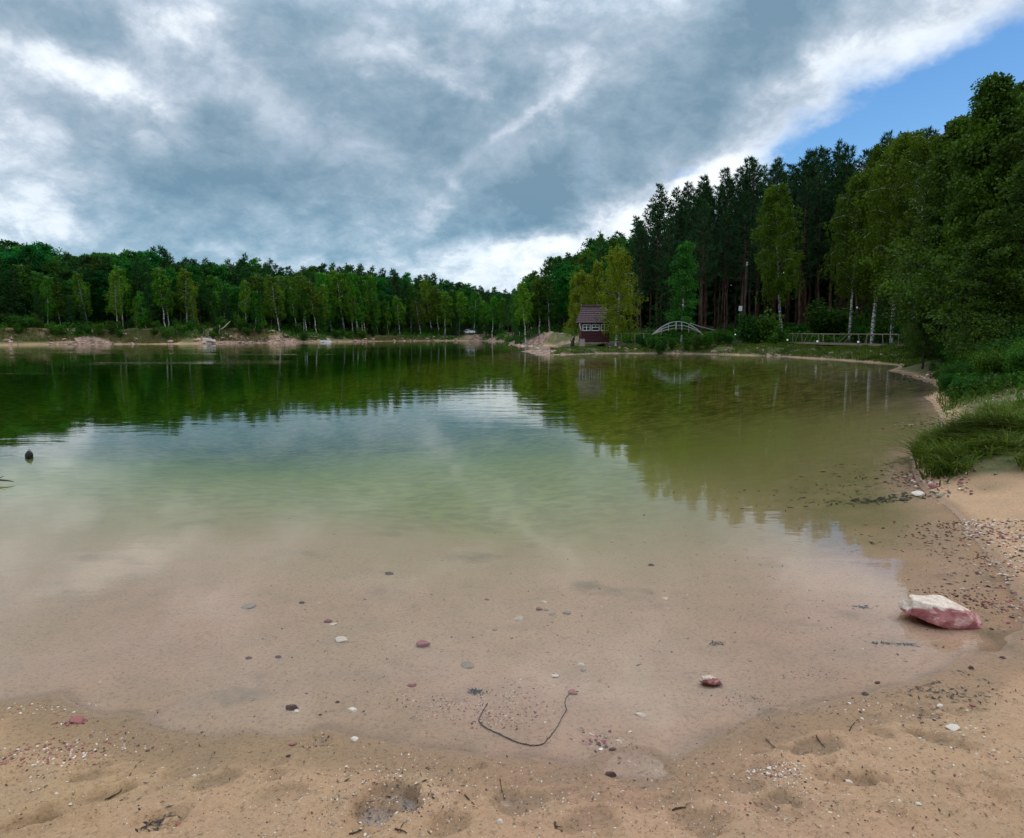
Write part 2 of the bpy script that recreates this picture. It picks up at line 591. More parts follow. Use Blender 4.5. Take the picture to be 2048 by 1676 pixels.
def leaf_mat(name, c1, c2, hue=0.02, val=0.25, trans=0.25, gloss=0.06):
    m, n, out = new_mat(name)
    g = n.add('ShaderNodeNewGeometry')
    oi = n.add('ShaderNodeObjectInfo')
    tcn = n.add('ShaderNodeTexCoord')
    nz = n.noise(tcn.outputs['Object'], 0.9, 3, 0.6)
    f = n.math('ADD', n.math('MULTIPLY', g.outputs['Random Per Island'], 0.55), n.math('MULTIPLY', n.ramp(nz, 0.35, 0.65), 0.45))
    c = n.mix(f, c1, c2)
    h = n.math('ADD', 0.5 - hue / 2, n.math('MULTIPLY', oi.outputs['Random'], hue))
    v = n.math('ADD', 1 - val, n.math('MULTIPLY', n.math('FRACT', n.math('MULTIPLY', oi.outputs['Random'], 7.31)), 2 * val))
    hv = n.add('ShaderNodeHueSaturation', ins={'Hue': h, 'Value': v, 'Color': c})
    d = n.add('ShaderNodeBsdfDiffuse', ins={'Color': hv.outputs[0]})
    tr = n.add('ShaderNodeBsdfTranslucent', ins={'Color': hv.outputs[0]})
    mx = n.add('ShaderNodeMixShader', ins={0: trans, 1: d.outputs[0], 2: tr.outputs[0]})
    gl = n.add('ShaderNodeBsdfGlossy', ins={'Color': (0.8, 0.9, 1.0, 1), 'Roughness': 0.5})
    mg = n.add('ShaderNodeMixShader', ins={0: gloss * .3, 1: mx.outputs[0], 2: gl.outputs[0]})
    n.set(out.inputs[0], mg)
    return m


M = {}
M['pine'] = leaf_mat('pine_needles', (0.008, 0.028, 0.008), (0.030, 0.080, 0.020), 0.02, 0.25, 0.12, 0.03)
M['pine_l'] = leaf_mat('young_needles', (0.009, 0.042, 0.008), (0.036, 0.110, 0.018), 0.03, 0.3, 0.15, 0.03)
M['birch'] = leaf_mat('birch_leaves', (0.020, 0.075, 0.003), (0.105, 0.25, 0.006), 0.07, 0.42, 0.35, 0.03)
M['birch_y'] = leaf_mat('bright_birch_leaves', (0.075, 0.120, 0.003), (0.22, 0.29, 0.008), 0.02, 0.12, 0.4, 0.03)
M['olive'] = leaf_mat('olive_birch_leaves', (0.030, 0.062, 0.002), (0.110, 0.175, 0.005), 0.02, 0.12, 0.35, 0.03)
M['broad'] = leaf_mat('broad_leaves', (0.008, 0.055, 0.006), (0.048, 0.185, 0.014), 0.08, 0.5, 0.3, 0.03)
M['near'] = leaf_mat('bank_tree_leaves', (0.014, 0.034, 0.002), (0.088, 0.145, 0.004), 0.03, 0.2, 0.35, 0.05)
M['bush'] = leaf_mat('shrub_leaves', (0.014, 0.050, 0.003), (0.060, 0.160, 0.007), 0.05, 0.3, 0.3, 0.04)
M['brown'] = leaf_mat('withered_leaves', (0.06, 0.045, 0.012), (0.13, 0.085, 0.03), 0.02, 0.15, 0.3, 0.02)
M['dry'] = leaf_mat('dry_needles', (0.06, 0.048, 0.035), (0.12, 0.10, 0.075), 0.02, 0.15, 0.1, 0.02)
M['grass'] = leaf_mat('grass_blades', (0.014, 0.038, 0.002), (0.120, 0.165, 0.010), 0.03, 0.1, 0.3, 0.04)
M['grass_y'] = leaf_mat('dry_grass_blades', (0.09, 0.11, 0.02), (0.22, 0.20, 0.07), 0.03, 0.1, 0.3, 0.04)


def bark(name, a, b, scale, stretch, bump=0.02):
    m, n, out = new_mat(name)
    t = n.add('ShaderNodeTexCoord')
    mp = n.add('ShaderNodeMapping')
    n.set(mp.inputs[0], t.outputs['Object'])
    mp.inputs[3].default_value = stretch
    nz = n.noise(mp.outputs[0], scale, 5, 0.65)
    c = n.mix(n.ramp(nz, 0.42, 0.60), a, b)
    bs = n.add('ShaderNodeBsdfPrincipled', ins={'Base Color': c, 'Roughness': 0.85})
    bs.inputs['Specular IOR Level'].default_value = 0.15
    bp = n.add('ShaderNodeBump', ins={'Height': nz, 'Distance': bump, 'Strength': 0.7})
    n.set(bs.inputs['Normal'], bp)
    n.set(out.inputs[0], bs)
    return m


M['pinebark'] = bark('pine_bark', (0.05, 0.030, 0.022), (0.13, 0.070, 0.045), 5, (1, 1, .25))
M['birchbark'] = bark('birch_bark', (0.05, 0.045, 0.04), (0.62, 0.60, 0.55), 3.5, (1, 1, 3.2))
M['darkbark'] = bark('dark_bark', (0.03, 0.025, 0.02), (0.09, 0.075, 0.06), 6, (1, 1, .3))

# --- ground: sand, pebbly pink bank, grass soil, forest floor (masks stored per vertex)
def ground_mat():
    m, n, out = new_mat('lake_sand_and_soil')
    g = n.add('ShaderNodeNewGeometry')
    pos = g.outputs['Position']
    at = n.add('ShaderNodeAttribute', attribute_name='cover')
    ac = n.add('ShaderNodeSeparateColor', ins={0: at.outputs['Color']})
    forest, soil, bank = ac.outputs
    sp = n.add('ShaderNodeSeparateXYZ', ins={0: pos})
    big = n.noise(pos, 0.55, 4, 0.55)
    mid = n.noise(pos, 3.2, 6, 0.62)
    fin = n.noise(pos, 48, 7, 0.8)
    gr = n.noise(pos, 160, 3, 0.6)
    # sand: ochre to pink
    xr = n.ramp(sp.outputs[0], -1.2, 1.8)
    pk = n.math('ADD', n.math('MULTIPLY', n.ramp(big, 0.38, 0.62), 0.6), n.math('MULTIPLY', xr, 0.35))
    sand = n.mix(pk, (0.460, 0.298, 0.168), (0.525, 0.308, 0.200))
    sand = n.mix(n.ramp(mid, 0.40, 0.68, 0, 0.5), sand, (0.370, 0.255, 0.155))
    sand = n.mix(n.ramp(fin, 0.50, 0.66, 0, 0.9), sand, (0.20, 0.125, 0.075))
    sand = n.mix(n.ramp(fin, 0.42, 0.28, 0, 0.75), sand, (0.62, 0.49, 0.34))
    sand = n.mix(n.ramp(gr, 0.60, 0.72, 0, 0.6), sand, (0.66, 0.56, 0.44))
    sand = n.mix(n.ramp(gr, 0.36, 0.27, 0, 0.55), sand, (0.13, 0.075, 0.05))
    # grey-olive silt patches on the bed
    sil = n.noise(pos, 1.1, 5, 0.6)
    wet = n.ramp(sp.outputs[2], 0.035, -0.004)
    deep = n.ramp(sp.outputs[2], -0.06, -0.7)
    sand = n.mix(n.math('MULTIPLY', n.ramp(sil, 0.55, 0.72), n.math('ADD', n.math('MULTIPLY', wet, 0.55), 0.10)), sand, (0.16, 0.13, 0.07))
    bedc = n.mix(n.ramp(mid, 0.4, 0.6), (0.20, 0.20, 0.07), (0.33, 0.31, 0.12))
    sand = n.mix(n.math('MULTIPLY', deep, 0.75), sand, bedc)
    # olive algae film on the sheltered right-hand bed
    alg = n.math('MULTIPLY', n.math('MULTIPLY', n.ramp(sp.outputs[0], 1.2, 4.2), n.ramp(sp.outputs[1], 4.8, 7.5)), n.ramp(sp.outputs[2], -0.01, -0.10))
    alg = n.math('MULTIPLY', alg, n.ramp(mid, 0.30, 0.60, 0.72, 0.95))
    sand = n.mix(alg, sand, (0.185, 0.150, 0.045))
    # wet sand is darker; bed colour lightened to offset light lost at the surface
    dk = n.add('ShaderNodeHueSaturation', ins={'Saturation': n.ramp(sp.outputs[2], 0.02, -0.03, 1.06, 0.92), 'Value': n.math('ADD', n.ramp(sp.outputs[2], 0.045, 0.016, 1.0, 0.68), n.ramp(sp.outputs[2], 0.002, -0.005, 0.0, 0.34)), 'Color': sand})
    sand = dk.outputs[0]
    # rocky pink bank
    rk = n.noise(pos, 2.6, 7, 0.7, 0.4)
    bk = n.mix(n.ramp(rk, 0.36, 0.62), (0.12, 0.070, 0.050), (0.45, 0.29, 0.215))
    bk = n.mix(n.ramp(n.noise(pos, 1.1, 5, 0.6), 0.5, 0.66, 0, 0.8), bk, (0.055, 0.060, 0.028))
    # grassy soil and forest floor
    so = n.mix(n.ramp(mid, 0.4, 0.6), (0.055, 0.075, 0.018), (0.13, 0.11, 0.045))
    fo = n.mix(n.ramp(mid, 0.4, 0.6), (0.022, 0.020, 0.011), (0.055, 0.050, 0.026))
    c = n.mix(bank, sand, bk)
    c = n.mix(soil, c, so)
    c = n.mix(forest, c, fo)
    b = n.add('ShaderNodeBsdfPrincipled', ins={'Base Color': c})
    n.set(b.inputs['Roughness'], n.ramp(wet, 0, 1, 0.92, 0.42))
    b.inputs['Specular IOR Level'].default_value = 0.25
    hh = n.math('ADD', n.math('MULTIPLY', mid, 0.012), n.math('ADD', n.math('MULTIPLY', fin, 0.016), n.math('MULTIPLY', gr, 0.004)))
    hb = n.math('ADD', hh, n.math('MULTIPLY', n.math('MULTIPLY', rk, bank), 0.35))
    bp = n.add('ShaderNodeBump', ins={'Height': hb, 'Distance': 1.0, 'Strength': 0.9})
    n.set(b.inputs['Normal'], bp)
    n.set(out.inputs[0], b)
    return m


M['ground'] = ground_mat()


def axis(parts):
    out = [parts[0][0]]
    for a, b, st in parts:
        k = max(1, int(round((b - a) / st)))
        out += list(a + (b - a) * (np.arange(k) + 1) / k)
    return np.array(out)


ax_ = axis([(-900, -160, 40), (-160, -100, 4), (-100, -20, 1.1), (-20, -6, .35), (-6, -3.2, .06), (-3.2, 4.4, .016), (4.4, 9, .06), (9, 30, .35), (30, 90, 1.1), (90, 160, 4), (160, 900, 40)])
ay_ = axis([(-60, 0, 4), (0, 1.9, .3), (1.9, 4.6, .016), (4.6, 12, .06), (12, 30, .3), (30, 45, .5), (45, 100, .8), (100, 160, 1.0), (160, 240, 5), (240, 1500, 60)])
GX, GY = np.meshgrid(ax_, ay_)
gx, gy = GX.ravel(), GY.ravel()
gz = height(gx, gy)
V = np.stack([gx, gy, gz], 1)
nx_, ny_ = len(ax_), len(ay_)
ii = (np.arange(ny_ - 1)[:, None] * nx_ + np.arange(nx_ - 1)[None]).ravel()
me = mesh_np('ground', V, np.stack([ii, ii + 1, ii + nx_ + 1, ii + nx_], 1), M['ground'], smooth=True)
dS, pS = shore(gx, gy)
rr = np.hypot(gx, gy)
wob = fbm(gx, gy, 0.3, 4, 71)
wob2 = fbm(gx, gy, 1.5, 3, 73)
farm = sstep(rr, 14, 30)
# forest floor begins behind the banks
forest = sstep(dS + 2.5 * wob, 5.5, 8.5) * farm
hill = np.exp(-(((gx - 3.5) / 9) ** 2 + ((gy - 92) / 12) ** 2))
soil = sstep(dS + 0.6 * wob, 0.25, 0.6) * np.where((gx > 5) & (gy < 75), 1, 0) * farm
soil = np.maximum(soil, sstep(gx - 4.8 + 0.5 * wob2, 0, 0.8) * sstep(dS, .15, .5) * sstep(gy + .5 * wob2, 7.1, 7.9) * (gy < 40))
bank = sstep(dS, -0.6, 0.1) * farm * (gy > 50)
bank = bank * sstep(fbm(gx, gy, 0.16, 3, 81) + .35 * fbm(gx, gy, .9, 3, 85) - 0.05 * np.maximum(dS - 1.2, 0) + .14 * (dS < .7), -0.22, 0.0)
bank = np.maximum(bank, sstep(dS, .1, -.1) * farm)
kno = np.exp(-(((gx - col_at(1086, 86)) / 5.4) ** 2 + ((gy - 85.5) / 6.5) ** 2))
bank = np.where(kno > .25, np.maximum(bank * 0, sstep(fbm(gx, gy, .45, 4, 83) + .12 * (col_at(1086, 86) - gx) / 3, -.22, .12)), bank)
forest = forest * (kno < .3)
soil = np.maximum(soil, (1 - bank) * farm * (gy > 60) * sstep(dS, 0.2, 1.0))
ca = me.color_attributes.new('cover', 'FLOAT_COLOR', 'POINT')
buf = np.stack([forest, soil, bank, np.ones_like(bank)], 1).astype(np.float32)
ca.data.foreach_set('color', buf.ravel())
g_ob = link('ground', me)
tag(g_ob, kind='structure')


# ------------------------------------------------------------------ water
def water_mat():
    m, n, out = new_mat('lake_water')
    g = n.add('ShaderNodeNewGeometry')
    pos = g.outputs['Position']
    mp = n.add('ShaderNodeMapping')
    n.set(mp.inputs[0], pos)
    mp.inputs[2].default_value = (0, 0, R(6))
    mp.inputs[3].default_value = (0.55, 1.5, 1)
    a = n.noise(mp.outputs[0], 1.1, 3, 0.5, 0.3)
    b = n.noise(mp.outputs[0], 5.0, 2, 0.5, 0.2)
    c = n.noise(mp.outputs[0], 22.0, 2, 0.5)
    patch = n.noise(pos, 0.09, 3, 0.5)
    sp = n.add('ShaderNodeSeparateXYZ', ins={0: pos})
    pm = n.ramp(patch, 0.42, 0.62, 0.35, 1.0)
    # breeze streaks far out on the left
    rs = n.add('ShaderNodeMapping')
    n.set(rs.inputs[0], pos)
    rs.inputs[3].default_value = (0.035, 0.17, 1)
    rn = n.noise(rs.outputs[0], 1.0, 3, 0.55)
    breeze = n.math('MULTIPLY', n.ramp(rn, 0.54, 0.64), n.math('MULTIPLY', n.ramp(sp.outputs[0], -10, -24), n.ramp(sp.outputs[1], 24, 34)))
    h = n.math('ADD', n.math('MULTIPLY', a, n.ramp(sp.outputs[1], 5, 22, 0.0045, 0.010)), n.math('MULTIPLY', b, 0.0011))
    h = n.math('ADD', n.math('MULTIPLY', h, pm), n.math('MULTIPLY', c, 0.00006))
    h = n.math('ADD', h, n.math('MULTIPLY', n.math('MULTIPLY', b, breeze), 0.02))
    bp = n.add('ShaderNodeBump', ins={'Height': h, 'Distance': 1.0, 'Strength': 1.0})
    fr = n.add('ShaderNodeFresnel', ins={'IOR': 1.33, 'Normal': bp})
    gl = n.add('ShaderNodeBsdfGlossy', ins={'Color': (1, 1, 1, 1), 'Roughness': 0.025, 'Normal': bp})
    tr = n.add('ShaderNodeBsdfTransparent')
    mx = n.add('ShaderNodeMixShader', ins={0: fr.outputs[0], 1: tr.outputs[0], 2: gl.outputs[0]})
    va = n.add('ShaderNodeVolumeAbsorption', ins={'Color': (0.61, 0.82, 0.02, 1), 'Density': 0.150})
    n.set(out.inputs[0], mx)
    n.set(out.inputs[1], va)
    return m


M['water'] = water_mat()
q = Q()
q.box((0, 300, -4.0), (1700, 1000, 8.0))
wat = link('lake_water', q.mesh('lake_water', M['water']))
tag(wat, kind='structure')


# ------------------------------------------------------------------ tree prototypes (unit: metres, origin at trunk base)
def trunk_line(g, h, lean, bend, n=9):
    t = np.linspace(0, 1, n)
    a = g.uniform(0, 6.28)
    P_ = np.stack([np.cos(a) * (lean * h * t + bend * h * np.sin(t * 3.1) * .5),
                   np.sin(a) * (lean * h * t + bend * h * np.sin(t * 3.1) * .5), h * t], 1)
    P_[1:-1, :2] += g.normal(0, .004 * h, (n - 2, 2))
    P_[0, 2] = -0.5
    return t, P_


def on_line(t, P_, s):
    return np.stack([np.interp(s, t, P_[:, k]) for k in range(3)], -1)


def spikes(qc, C, D, L, w, g, m=0):
    """needle sprays: thin rhombs of length L around direction D"""
    n = len(C)
    A = D + 0.65 * g.normal(size=(n, 3))
    A /= np.linalg.norm(A, axis=1, keepdims=True)
    B = np.cross(A, randdir(n, g))
    B /= np.linalg.norm(B, axis=1, keepdims=True) + 1e-9
    l = L * g.uniform(.6, 1.3, (n, 1))
    qc.leaves(C + A * l * .5, A * l * .5, B * w * g.uniform(.7, 1.3, (n, 1)) * .5, m)


def make_conifer(seed, h, crown0, Rmax, nb, tufts=9, per=6, L=.42, w=.07, top=1.0, dead=False, droop=0.1, bare=True):
    g = np.random.default_rng(seed)
    tq, cq = Q(), Q()
    t, P_ = trunk_line(g, h, g.uniform(0, .02), .012)
    tq.tube(P_, np.interp(t, [0, 1], [h * .0075 + .02, .02]), 7)
    if bare:                                     # dead stubs below the crown
        for _ in range(10):
            s = g.uniform(.3, crown0 + .1)
            b = on_line(t, P_, s)
            a = g.uniform(0, 6.28)
            d = np.array([np.cos(a), np.sin(a), g.uniform(-.2, .3)])
            tq.tube([b, b + d * g.uniform(.3, 1.0)], [.02, .006], 4)
    for i in range(nb):
        s = crown0 + (1 - crown0) * (i + g.uniform(0, 1)) / nb
        k = (s - crown0) / (1 - crown0)
        prof = (1 - k) ** .72 * (0.55 + .45 * min(1, k * 4 + .35)) * (.55 + .45 * math.sin(i * .55 + seed) ** 2) * g.uniform(.5, 1.2) + .05
        Lb = Rmax * prof * top
        b = on_line(t, P_, s)
        a = i * 2.4 + g.uniform(-.5, .5)
        up = g.uniform(-.05, .35) + .35 * k - droop
        d = np.array([np.cos(a), np.sin(a), up])
        n = 4
        u = np.linspace(0, 1, n)
        br = b + d * Lb * u[:, None]
        br[:, 2] += .10 * Lb * u ** 2 - .05 * Lb * np.sin(u * 3.14)
        tq.tube(br, np.linspace(.012 + .012 * Lb, .006, n), 4)
        if dead and g.random() < .85:
            continue
        nt = max(3, int(tufts * (.4 + Lb / Rmax)))
        v = g.uniform(.22, 1, nt) ** .8
        C = on_line(u, br, v)
        side = np.array([-d[1], d[0], 0])
        C = C + side * (g.normal(0, .17 * Lb, nt) * (1.15 - v))[:, None]
        C[:, 2] += g.normal(0, .05, nt)
        C = np.repeat(C, per, 0)
        D = np.tile(d * .6 + np.array([0, 0, .45]), (len(C), 1))
        spikes(cq, C, D, L, w, g)
    return tq, cq


def make_leafy(seed, h, crown0, Rc, nb, nleaf, ls, kind='birch', fill=1.0, lean=.03, limbs=True, narrow=1.0, stems=1):
    """birch: ascending limbs with hanging sprays; broad: rounded clumps"""
    g = np.random.default_rng(seed)
    tq, cq = Q(), Q()
    Cs, As = [], []
    for st in range(stems):
        t, P_ = trunk_line(g, h * g.uniform(.8, 1) if st else h, lean * g.uniform(.4, 1.4) + .1 * (st > 0), .03)
        tq.tube(P_, np.interp(t, [0, .5, 1], [h * .0095 + .015, h * .006 + .01, .012]), 7)
        nbs = nb // stems
        for i in range(nbs):
            s = crown0 + (.98 - crown0) * (i + g.uniform(0, 1)) / nbs
            k = (s - crown0) / (1 - crown0)
            if kind == 'birch':
                prof = (np.sin(np.clip(k * .80 + .17, 0, 1) * 3.14)) ** .6 * (1.1 - .3 * k)
            elif kind == 'spire':
                prof = 1.15 * (1 - k) ** .8 * (.72 + .28 * np.sin(k * 11 + seed))
            else:
                prof = (np.sin(np.clip(k * .85 + .15, 0, 1) * 3.14)) ** .6
            Lb = Rc * prof * g.uniform(.6, 1.15) + .15
            b = on_line(t, P_, s)
            a = i * 2.4 + g.uniform(-.6, .6)
            upz = g.uniform(.5, 1.2) if kind == 'birch' else g.uniform(.1, .9)
            d = np.array([np.cos(a), np.sin(a), upz])
            u = np.linspace(0, 1, 5)
            br = b + d * Lb * u[:, None] * np.array([1, 1, .85])
            if kind == 'birch':
                br[:, 2] -= .55 * Lb * u ** 2.2
            if limbs:
                tq.tube(br, np.linspace(.010 + .012 * Lb, .004, 5), 4)
            nc = max(3, int(fill * (3 + 4.2 * Lb)))
            v = g.uniform(.25, 1.05, nc)
            C0 = on_line(u, br, v) + g.normal(0, .11 * Lb + .05, (nc, 3)) * np.array([1, 1, .7])
            m = max(2, int(nleaf / (nb * nc)))
            if kind == 'birch':                                  # hanging sprays
                Lh = g.uniform(.35, 1.25, nc) * (.5 + .08 * h * .6)
                w_ = g.uniform(0, 1, (nc, m))
                C = C0[:, None] + np.stack([g.normal(0, .10, (nc, m)), g.normal(0, .10, (nc, m)), -w_ * Lh[:, None]], -1)
            else:
                rad = g.uniform(.25, .6, nc)
                C = C0[:, None] + randdir(nc * m, g).reshape(nc, m, 3) * (g.uniform(.25, 1, (nc, m)) ** .5 * rad[:, None])[..., None] * np.array([1, 1, .7])
            Cs.append(C.reshape(-1, 3))
    C = np.vstack(Cs)
    C[:, :2] *= narrow
    n = len(C)
    A = g.normal(size=(n, 3)) + (np.array([0, 0, -.8]) if kind == 'birch' else 0)
    A /= np.linalg.norm(A, axis=1, keepdims=True)
    B = np.cross(A, randdir(n, g))
    B /= np.linalg.norm(B, axis=1, keepdims=True) + 1e-9
    s_ = ls * g.uniform(.6, 1.3, (n, 1))
    cq.leaves(C, A * s_ * .5, B * s_ * .36)
    return tq, cq


def make_bush(seed, h, Rc, nleaf, ls, stems=9):
    g = np.random.default_rng(seed)
    tq, cq = Q(), Q()
    Cs = []
    for i in range(stems):
        a = g.uniform(0, 6.28)
        o = g.uniform(0, .8) * Rc
        tip = np.array([np.cos(a) * o, np.sin(a) * o, h * g.uniform(.55, 1)])
        u = np.linspace(0, 1, 5)[:, None]
        br = np.array([np.cos(a), np.sin(a), 0]) * .12 * Rc * (1 - u) + tip * u
        br[:, 2] = tip[2] * u[:, 0] ** .8
        br[0, 2] = -.2
        tq.tube(br, np.linspace(.018, .004, 5), 4)
        m = nleaf // stems
        nc = 9
        v = g.uniform(.25, 1, nc)
        C0 = on_line(u[:, 0], br, v)
        rad = (.13 + .22 * Rc) * g.uniform(.6, 1.2, nc)
        C = C0[:, None] + randdir(nc * (m // nc), g).reshape(nc, m // nc, 3) * (g.uniform(.2, 1, (nc, m // nc)) ** .5 * rad[:, None])[..., None]
        Cs.append(C.reshape(-1, 3))
    C = np.vstack(Cs)
    C[:, 2] = np.abs(C[:, 2]) + .02
    n = len(C)
    A = randdir(n, g)
    B = np.cross(A, randdir(n, g))
    B /= np.linalg.norm(B, axis=1, keepdims=True) + 1e-9
    s_ = ls * g.uniform(.6, 1.3, (n, 1))
    cq.leaves(C, A * s_ * .5, B * s_ * .34)
    return tq, cq


class Proto:
    def __init__(s, name, tq, cq, tm, cm, h, parts=('trunk', 'crown')):
        s.name, s.h, s.parts = name, h, parts
        s.t = tq.mesh(name + '_' + parts[0], tm, True)
        s.c = cq.mesh(name + '_' + parts[1], cm)


PR = {
    'pine': [Proto('pine_tree', *make_conifer(100 + i, 18, (.40, .48, .34, .44)[i], 3.5, 88, 10, 6, .50, .078), M['pinebark'], M['pine'], 18) for i in range(4)],
    'fir': [Proto('young_pine_tree', *make_conifer(120 + i, 10, .06, 2.3, 80, 9, 6, .40, .085, bare=False, droop=.12), M['darkbark'], M['pine_l'], 10) for i in range(3)],
    'farpine': [Proto('pine_tree', *make_conifer(140 + i, 13, (.35, .25, .45)[i], 2.3, 52, 8, 5, .50, .11), M['pinebark'], M['pine_l'], 13) for i in range(3)],
    'deadpine': [Proto('dead_pine_tree', *make_conifer(160, 13, .35, 1.6, 46, 7, 5, .4, .06, dead=True), M['pinebark'], M['dry'], 13)],
    'birch': [Proto('birch_tree', *make_leafy(200 + i, 9, (.30, .38, .25, .34)[i], 1.35, 34, 5200, .17, 'birch'), M['birchbark'], M['birch'], 9) for i in range(4)],
    'birchlow': [Proto('birch_tree', *make_leafy(210 + i, 6, .14, 1.0, 26, 3600, .15, 'birch'), M['birchbark'], M['birch'], 6) for i in range(2)],
    'broad': [Proto('leafy_tree', *make_leafy(220 + i, 10, .22, 2.0, 40, 8000, .21, 'broad', 1.2), M['darkbark'], M['broad'], 10) for i in range(4)],
    'brown': [Proto('withered_tree', *make_leafy(230, 10, .3, 1.8, 36, 6500, .21, 'broad'), M['darkbark'], M['brown'], 10)],
    'hutbirch': [Proto('birch_tree', *make_leafy(240 + i, 9, .15, (1.9, 1.3)[i], 60, 17000, .13, 'birch', 1.1, .02), M['birchbark'], M['birch_y'], 9) for i in range(2)],
    'poplar': [Proto('young_birch_tree', *make_leafy(250, 9, .10, 1.25, 50, 12000, .15, 'broad', 1.0, .01), M['birchbark'], M['broad'], 9)],
    'bigbirch': [Proto('birch_tree', *make_leafy(260 + i, 14, (.28, .22, .3)[i], (2.7, 2.5, 2.3)[i], 62, 26000, .15, 'birch', 1.3, .05), M['birchbark'], M['olive'], 14) for i in range(3)],
    'nearbirch': [Proto('bank_tree', *make_leafy(270 + i, 11, (.12, .10, .15)[i], (2.7, 2.5, 2.3)[i], 84, 40000, .125, 'spire', 1.0, .04), M['darkbark'], M['near'], 11) for i in range(3)],
    'bush': [Proto('shrub', *make_bush(300 + i, 1.6, 1.2, 2600, .13), M['darkbark'], M['bush'], 1.6, ('stem', 'foliage')) for i in range(3)],
    'nearbush': [Proto('shrub', *make_bush(310 + i, 1.4, 1.2, 9000, .075, 14), M['darkbark'], M['bush'], 1.4, ('stem', 'foliage')) for i in range(2)],
}
TREES = []          # (root, kind, px, Y, h, zone)


def put_tree(kind, x, y, h, zone, wide=1.0, lean=None, label=None, cat=None, group=None, zoff=0.0, turn=None):
    p = random.choice(PR[kind])
    s = h / p.h
    root = bpy.data.objects.new(p.name, None)
    root.empty_display_size = .5
    COL.objects.link(root)
    root.location = (x, y, hz(x, y) + zoff)
    root.rotation_euler = (0, 0, random.uniform(0, 6.28) if turn is None else turn)
    if lean:
        root.rotation_euler = (0, lean, 0)
    root.scale = (s * wide, s * wide, s)
    link(p.parts[0], p.t, root)
    link(p.parts[1], p.c, root)
    TREES.append(dict(o=root, k=kind, x=x, y=y, h=h, zone=zone, px=CX + F * (x / y) * 1.0086, label=label, cat=cat, group=group))
    return root


def at_px(kind, px, Y, top, zone, **kw):
    x = col_at(px, Y)
    h = z_at(top, Y) - hz(x, Y)
    return put_tree(kind, x, Y, max(h, .5), zone, **kw)


SKY_PX = [-200, 0, 40, 90, 130, 160, 250, 330, 360, 400, 440, 500, 545, 600, 660, 700, 790, 870, 900, 960, 1025, 1045, 1075, 1130, 1165, 1195, 1240, 1270, 1290, 1315, 1340, 1370, 1400, 1440, 1480, 1520, 1545, 1600, 1625, 1660, 1690, 1710, 1750, 1800, 1840, 1870, 1890, 1925, 1960, 1990, 2030, 2048, 2300]
SKY_PY = [470, 478, 490, 488, 505, 503, 508, 497, 515, 520, 525, 510, 524, 537, 528, 533, 543, 550, 562, 573, 583, 560, 535, 508, 500, 470, 462, 430, 420, 374, 392, 366, 350, 338, 318, 330, 322, 302, 312, 288, 300, 272, 262, 258, 248, 244, 200, 158, 185, 180, 128, 125, 120]


def skyline(px):
    return float(np.interp(px, SKY_PX, SKY_PY))


FAR = [(a, b) for a, b, *_ in SH if b < 740 and a <= 1017 and b < 735]
FAR = sorted(FAR)
FX = [a for a, b in FAR]
FY = [ground(a, b)[1] for a, b in FAR]


def shoreY(px):
    return float(np.interp(px, FX, FY))


# --- far left shore
rs = random.Random(11)
front = [97, 122, 178, 236, 248, 275, 293, 332, 338, 375, 392, 430, 455, 478, 493, 512, 527, 545, 560, 595, 601, 607, 613, 622, 634, 643, 655, 664, 690, 706, 718, 724, 732, 745, 757, 777, 800, 822, 842, 866, 878, 890, 903, 918, 948, 970, 985, 1000]
for i, px in enumerate(front):
    Y = shoreY(px) + rs.uniform(4, 8)
    sk = skyline(px)
    frac = rs.uniform(.36, .86) if px < 540 else rs.uniform(.50, .97)
    base = 655
    top = base - (base - sk) * frac
    kind = 'birchlow' if frac < .5 else 'birch'
    at_px(kind, px, Y, top, 'front', lean=rs.uniform(-.12, .12), wide=rs.uniform(.75, 1.35))
at_px('birch', 705, shoreY(705) + 4.5, 560, 'front', lean=.01, wide=.8)
for i in range(54):                                        # low young pines and bushes in front
    px = rs.uniform(-80, 720) if i < 36 else rs.uniform(700, 1010)
    Y = shoreY(px) + rs.uniform(4.5, 10)
    at_px(rs.choice(['fir', 'fir', 'broad']), px, Y, 660 - (660 - skyline(px)) * rs.uniform(.2, .7), 'front', wide=rs.uniform(.9, 1.4))
for r in range(4):
    px = -110 + rs.uniform(0, 15)
    while px < 1035:
        Y = shoreY(px) + (9, 13, 18, 24)[r] + rs.uniform(-1.5, 1.5)
        sk = skyline(px)
        if r == 0:
            frac = rs.uniform(.55, .85)
            kind = rs.choice(['broad', 'birch', 'fir', 'farpine', 'fir', 'farpine'] if px < 740 else ['broad', 'fir', 'birch', 'farpine'])
        elif r == 1:
            frac = rs.uniform(.72, .95)
            kind = rs.choice(['broad', 'farpine', 'broad', 'fir'])
        else:
            frac = rs.uniform(.86, 1.0) if r == 2 else rs.uniform(.93, 1.04)
            kind = rs.choice(['broad', 'broad', 'farpine'] if px < 330 else ['farpine', 'farpine', 'farpine', 'broad', 'fir'])
        at_px(kind, px, Y, 650 - (650 - sk) * frac, ('mid', 'mid', 'back', 'back')[r], wide=rs.uniform(1.0, 1.35))
        px += (19, 21, 22, 22)[r] * rs.uniform(.7, 1.35)
for px, top in ((0, 474), (330, 494), (338, 499), (498, 510), (546, 520), (92, 487), (672, 528), (697, 530), (725, 530), (786, 540), (870, 549)):
    at_px('farpine' if px > 100 else 'broad', px, shoreY(px) + 21, top, 'back', wide=1.0)
at_px('brown', 388, shoreY(388) + 14, 538, 'mid', wide=1.5, label='rusty brown withered crown standing out of the green far wood', cat='tree')
at_px('deadpine', 468, shoreY(468) + 17, 522, 'back', label='bare grey dead pine with thin twigs in the far wood', cat='dead tree')
